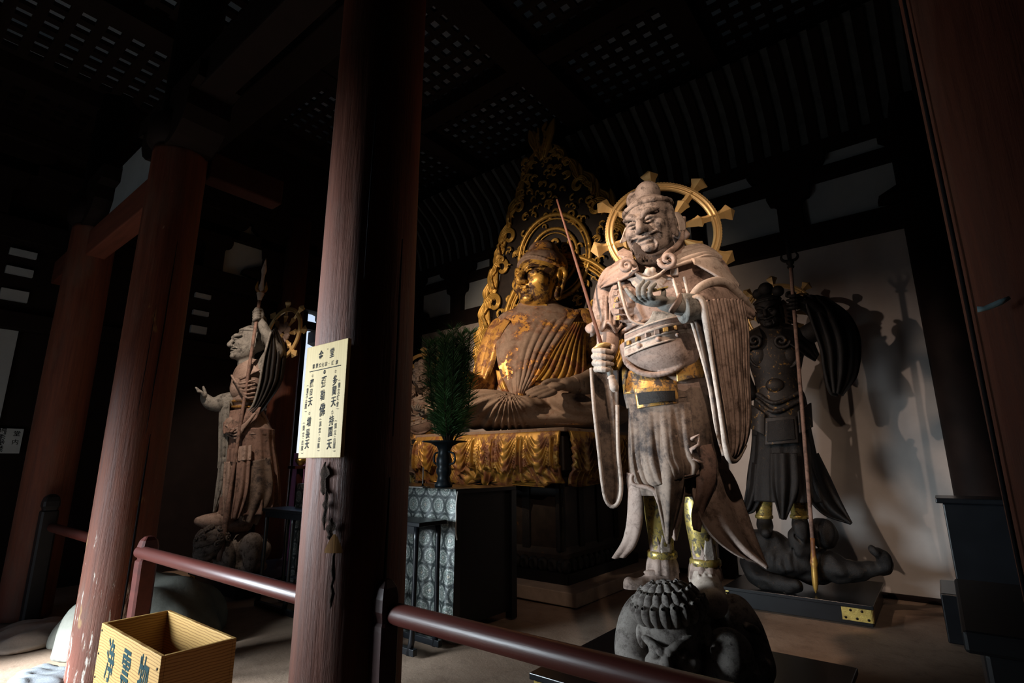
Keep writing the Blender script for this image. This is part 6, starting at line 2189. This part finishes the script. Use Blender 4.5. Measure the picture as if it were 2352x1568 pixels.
s3 = thing('spear', 'brown spear with pale ornate point raised by the guardian in profile', 'spear', (C3.o[0], C3.o[1], 0), C3.ang, 'spears of the guardians')
a, b = P3(596, 690, .26), P3(504, 1288, .36)
tp = P3(611, 592, .24)
MB().tube(a + (b - a) * np.linspace(0, 1, 24)[:, None], [.019] * 18 + [.022, .03, .03, .034, .038, .03], 10).build('shaft', 'statue_red', s3)
ax = (tp - a) / np.linalg.norm(tp - a)
MB().tube(a + (tp - a) * np.linspace(0, 1, 14)[:, None], [.02, .03, .045, .03, .035, .024, .018, .018, .022, .03, .026, .018, .01, .001], 8, .5).build('spear_blade', 'statue_pale', s3)
for q in (-1, 1):
    MB().tube(spline([a + ax * .10, a + ax * .14 + (q * .05, 0, 0), a + ax * .25 + (q * .045, 0, 0)], 10), [.02, .018, .004], 7).build('prong', 'gilt_hem', s3)

CD3 = Canvas(-6.2, 3.0)
PF = CD3.p
D3 = thing('demon_statue', 'curly headed grey demon crouching under the guardian in profile', 'statue', (CD3.o[0], CD3.o[1], 0), CD3.ang, 'demons trodden by the guardians')
F = SDF(PF(440, 1345, .5) - .05, PF(620, 1200, -.3) + .06, .011)
F.ell(PF(555, 1265, .0), (.30, .2, .20), k=.04)
F.tube(CD3.ps([(505, 1240, .15), (520, 1270, .22), (520, 1300, .25)]), [.08, .07, .06], k=.03, n=8)
F.tube(CD3.ps([(560, 1270, .1), (580, 1245, .22), (575, 1300, .22)]), [.10, .09, .07], k=.03, n=8)
F.ell(PF(545, 1305, .05), (.3, .2, .10), k=.04)
F.d = np.maximum(F.d, (.142 - F.ax[2])[None, None, :].astype(np.float32))
F.build('body', 'demon_wood', D3)
F = SDF(PF(450, 1300, .45) - .06, PF(530, 1200, -.05) + .06, .008)
hc = PF(487, 1245, .2)
F.ell(hc, (.145, .15, .16), k=.02)
F.ell(hc + (-.06, -.06, -.12), (.10, .10, .08), k=.03)
F.ell(hc + (-.15, -.04, -.06), (.035, .04, .05), k=.02)
F.tube([hc + (-.16, -.09, -.12), hc + (-.08, -.16, -.135), hc + (.02, -.14, -.12)], .018, k=.01, op='-', n=8)
F.tube([hc + (-.15, -.10, .0), hc + (-.08, -.16, .01), hc + (.02, -.15, .03)], .025, k=.015, n=8)
hd3 = F.build('head', 'demon_wood', D3)
cu = MB()
cu.tube(spiral((0, -.02, 0), .036, .008, 1.4, 0, 26, lift=.012), [.010, .012, .008], 7)
cum = cu.mesh('curl')
for i in range(26):
    a1, e1 = rg.uniform(-1.9, 1.6), rg.uniform(-.1, 1.3)
    d = np.array([math.sin(a1) * math.cos(e1), -math.cos(a1) * math.cos(e1), math.sin(e1)])
    o = obj('curl', cum, 'demon_wood', hd3)
    o.location = hc + d * (.14, .145, .155)
    o.rotation_euler = Vector(d).to_track_quat('-Y', 'Z').to_euler()

# ------------------------------------------------------------------ the fourth guardian, mostly hidden behind the pine
G4 = copy_tree(G1)
C4 = Canvas(-6.47, 5.85)
G4.location = (C4.o[0], C4.o[1], 0)
G4.rotation_euler.z = C4.ang
tag(G4, 'guardian statue at the back left, mostly hidden behind the pine branches', 'statue', 'four armoured guardian statues')
tag(MB().box((-6.47, 5.85, .29), (.45, .4, .29)).build('rock_base', 'stone_grey', None, False, bevel=.05), 'dark rock base under the guardian hidden behind the altar', 'base')
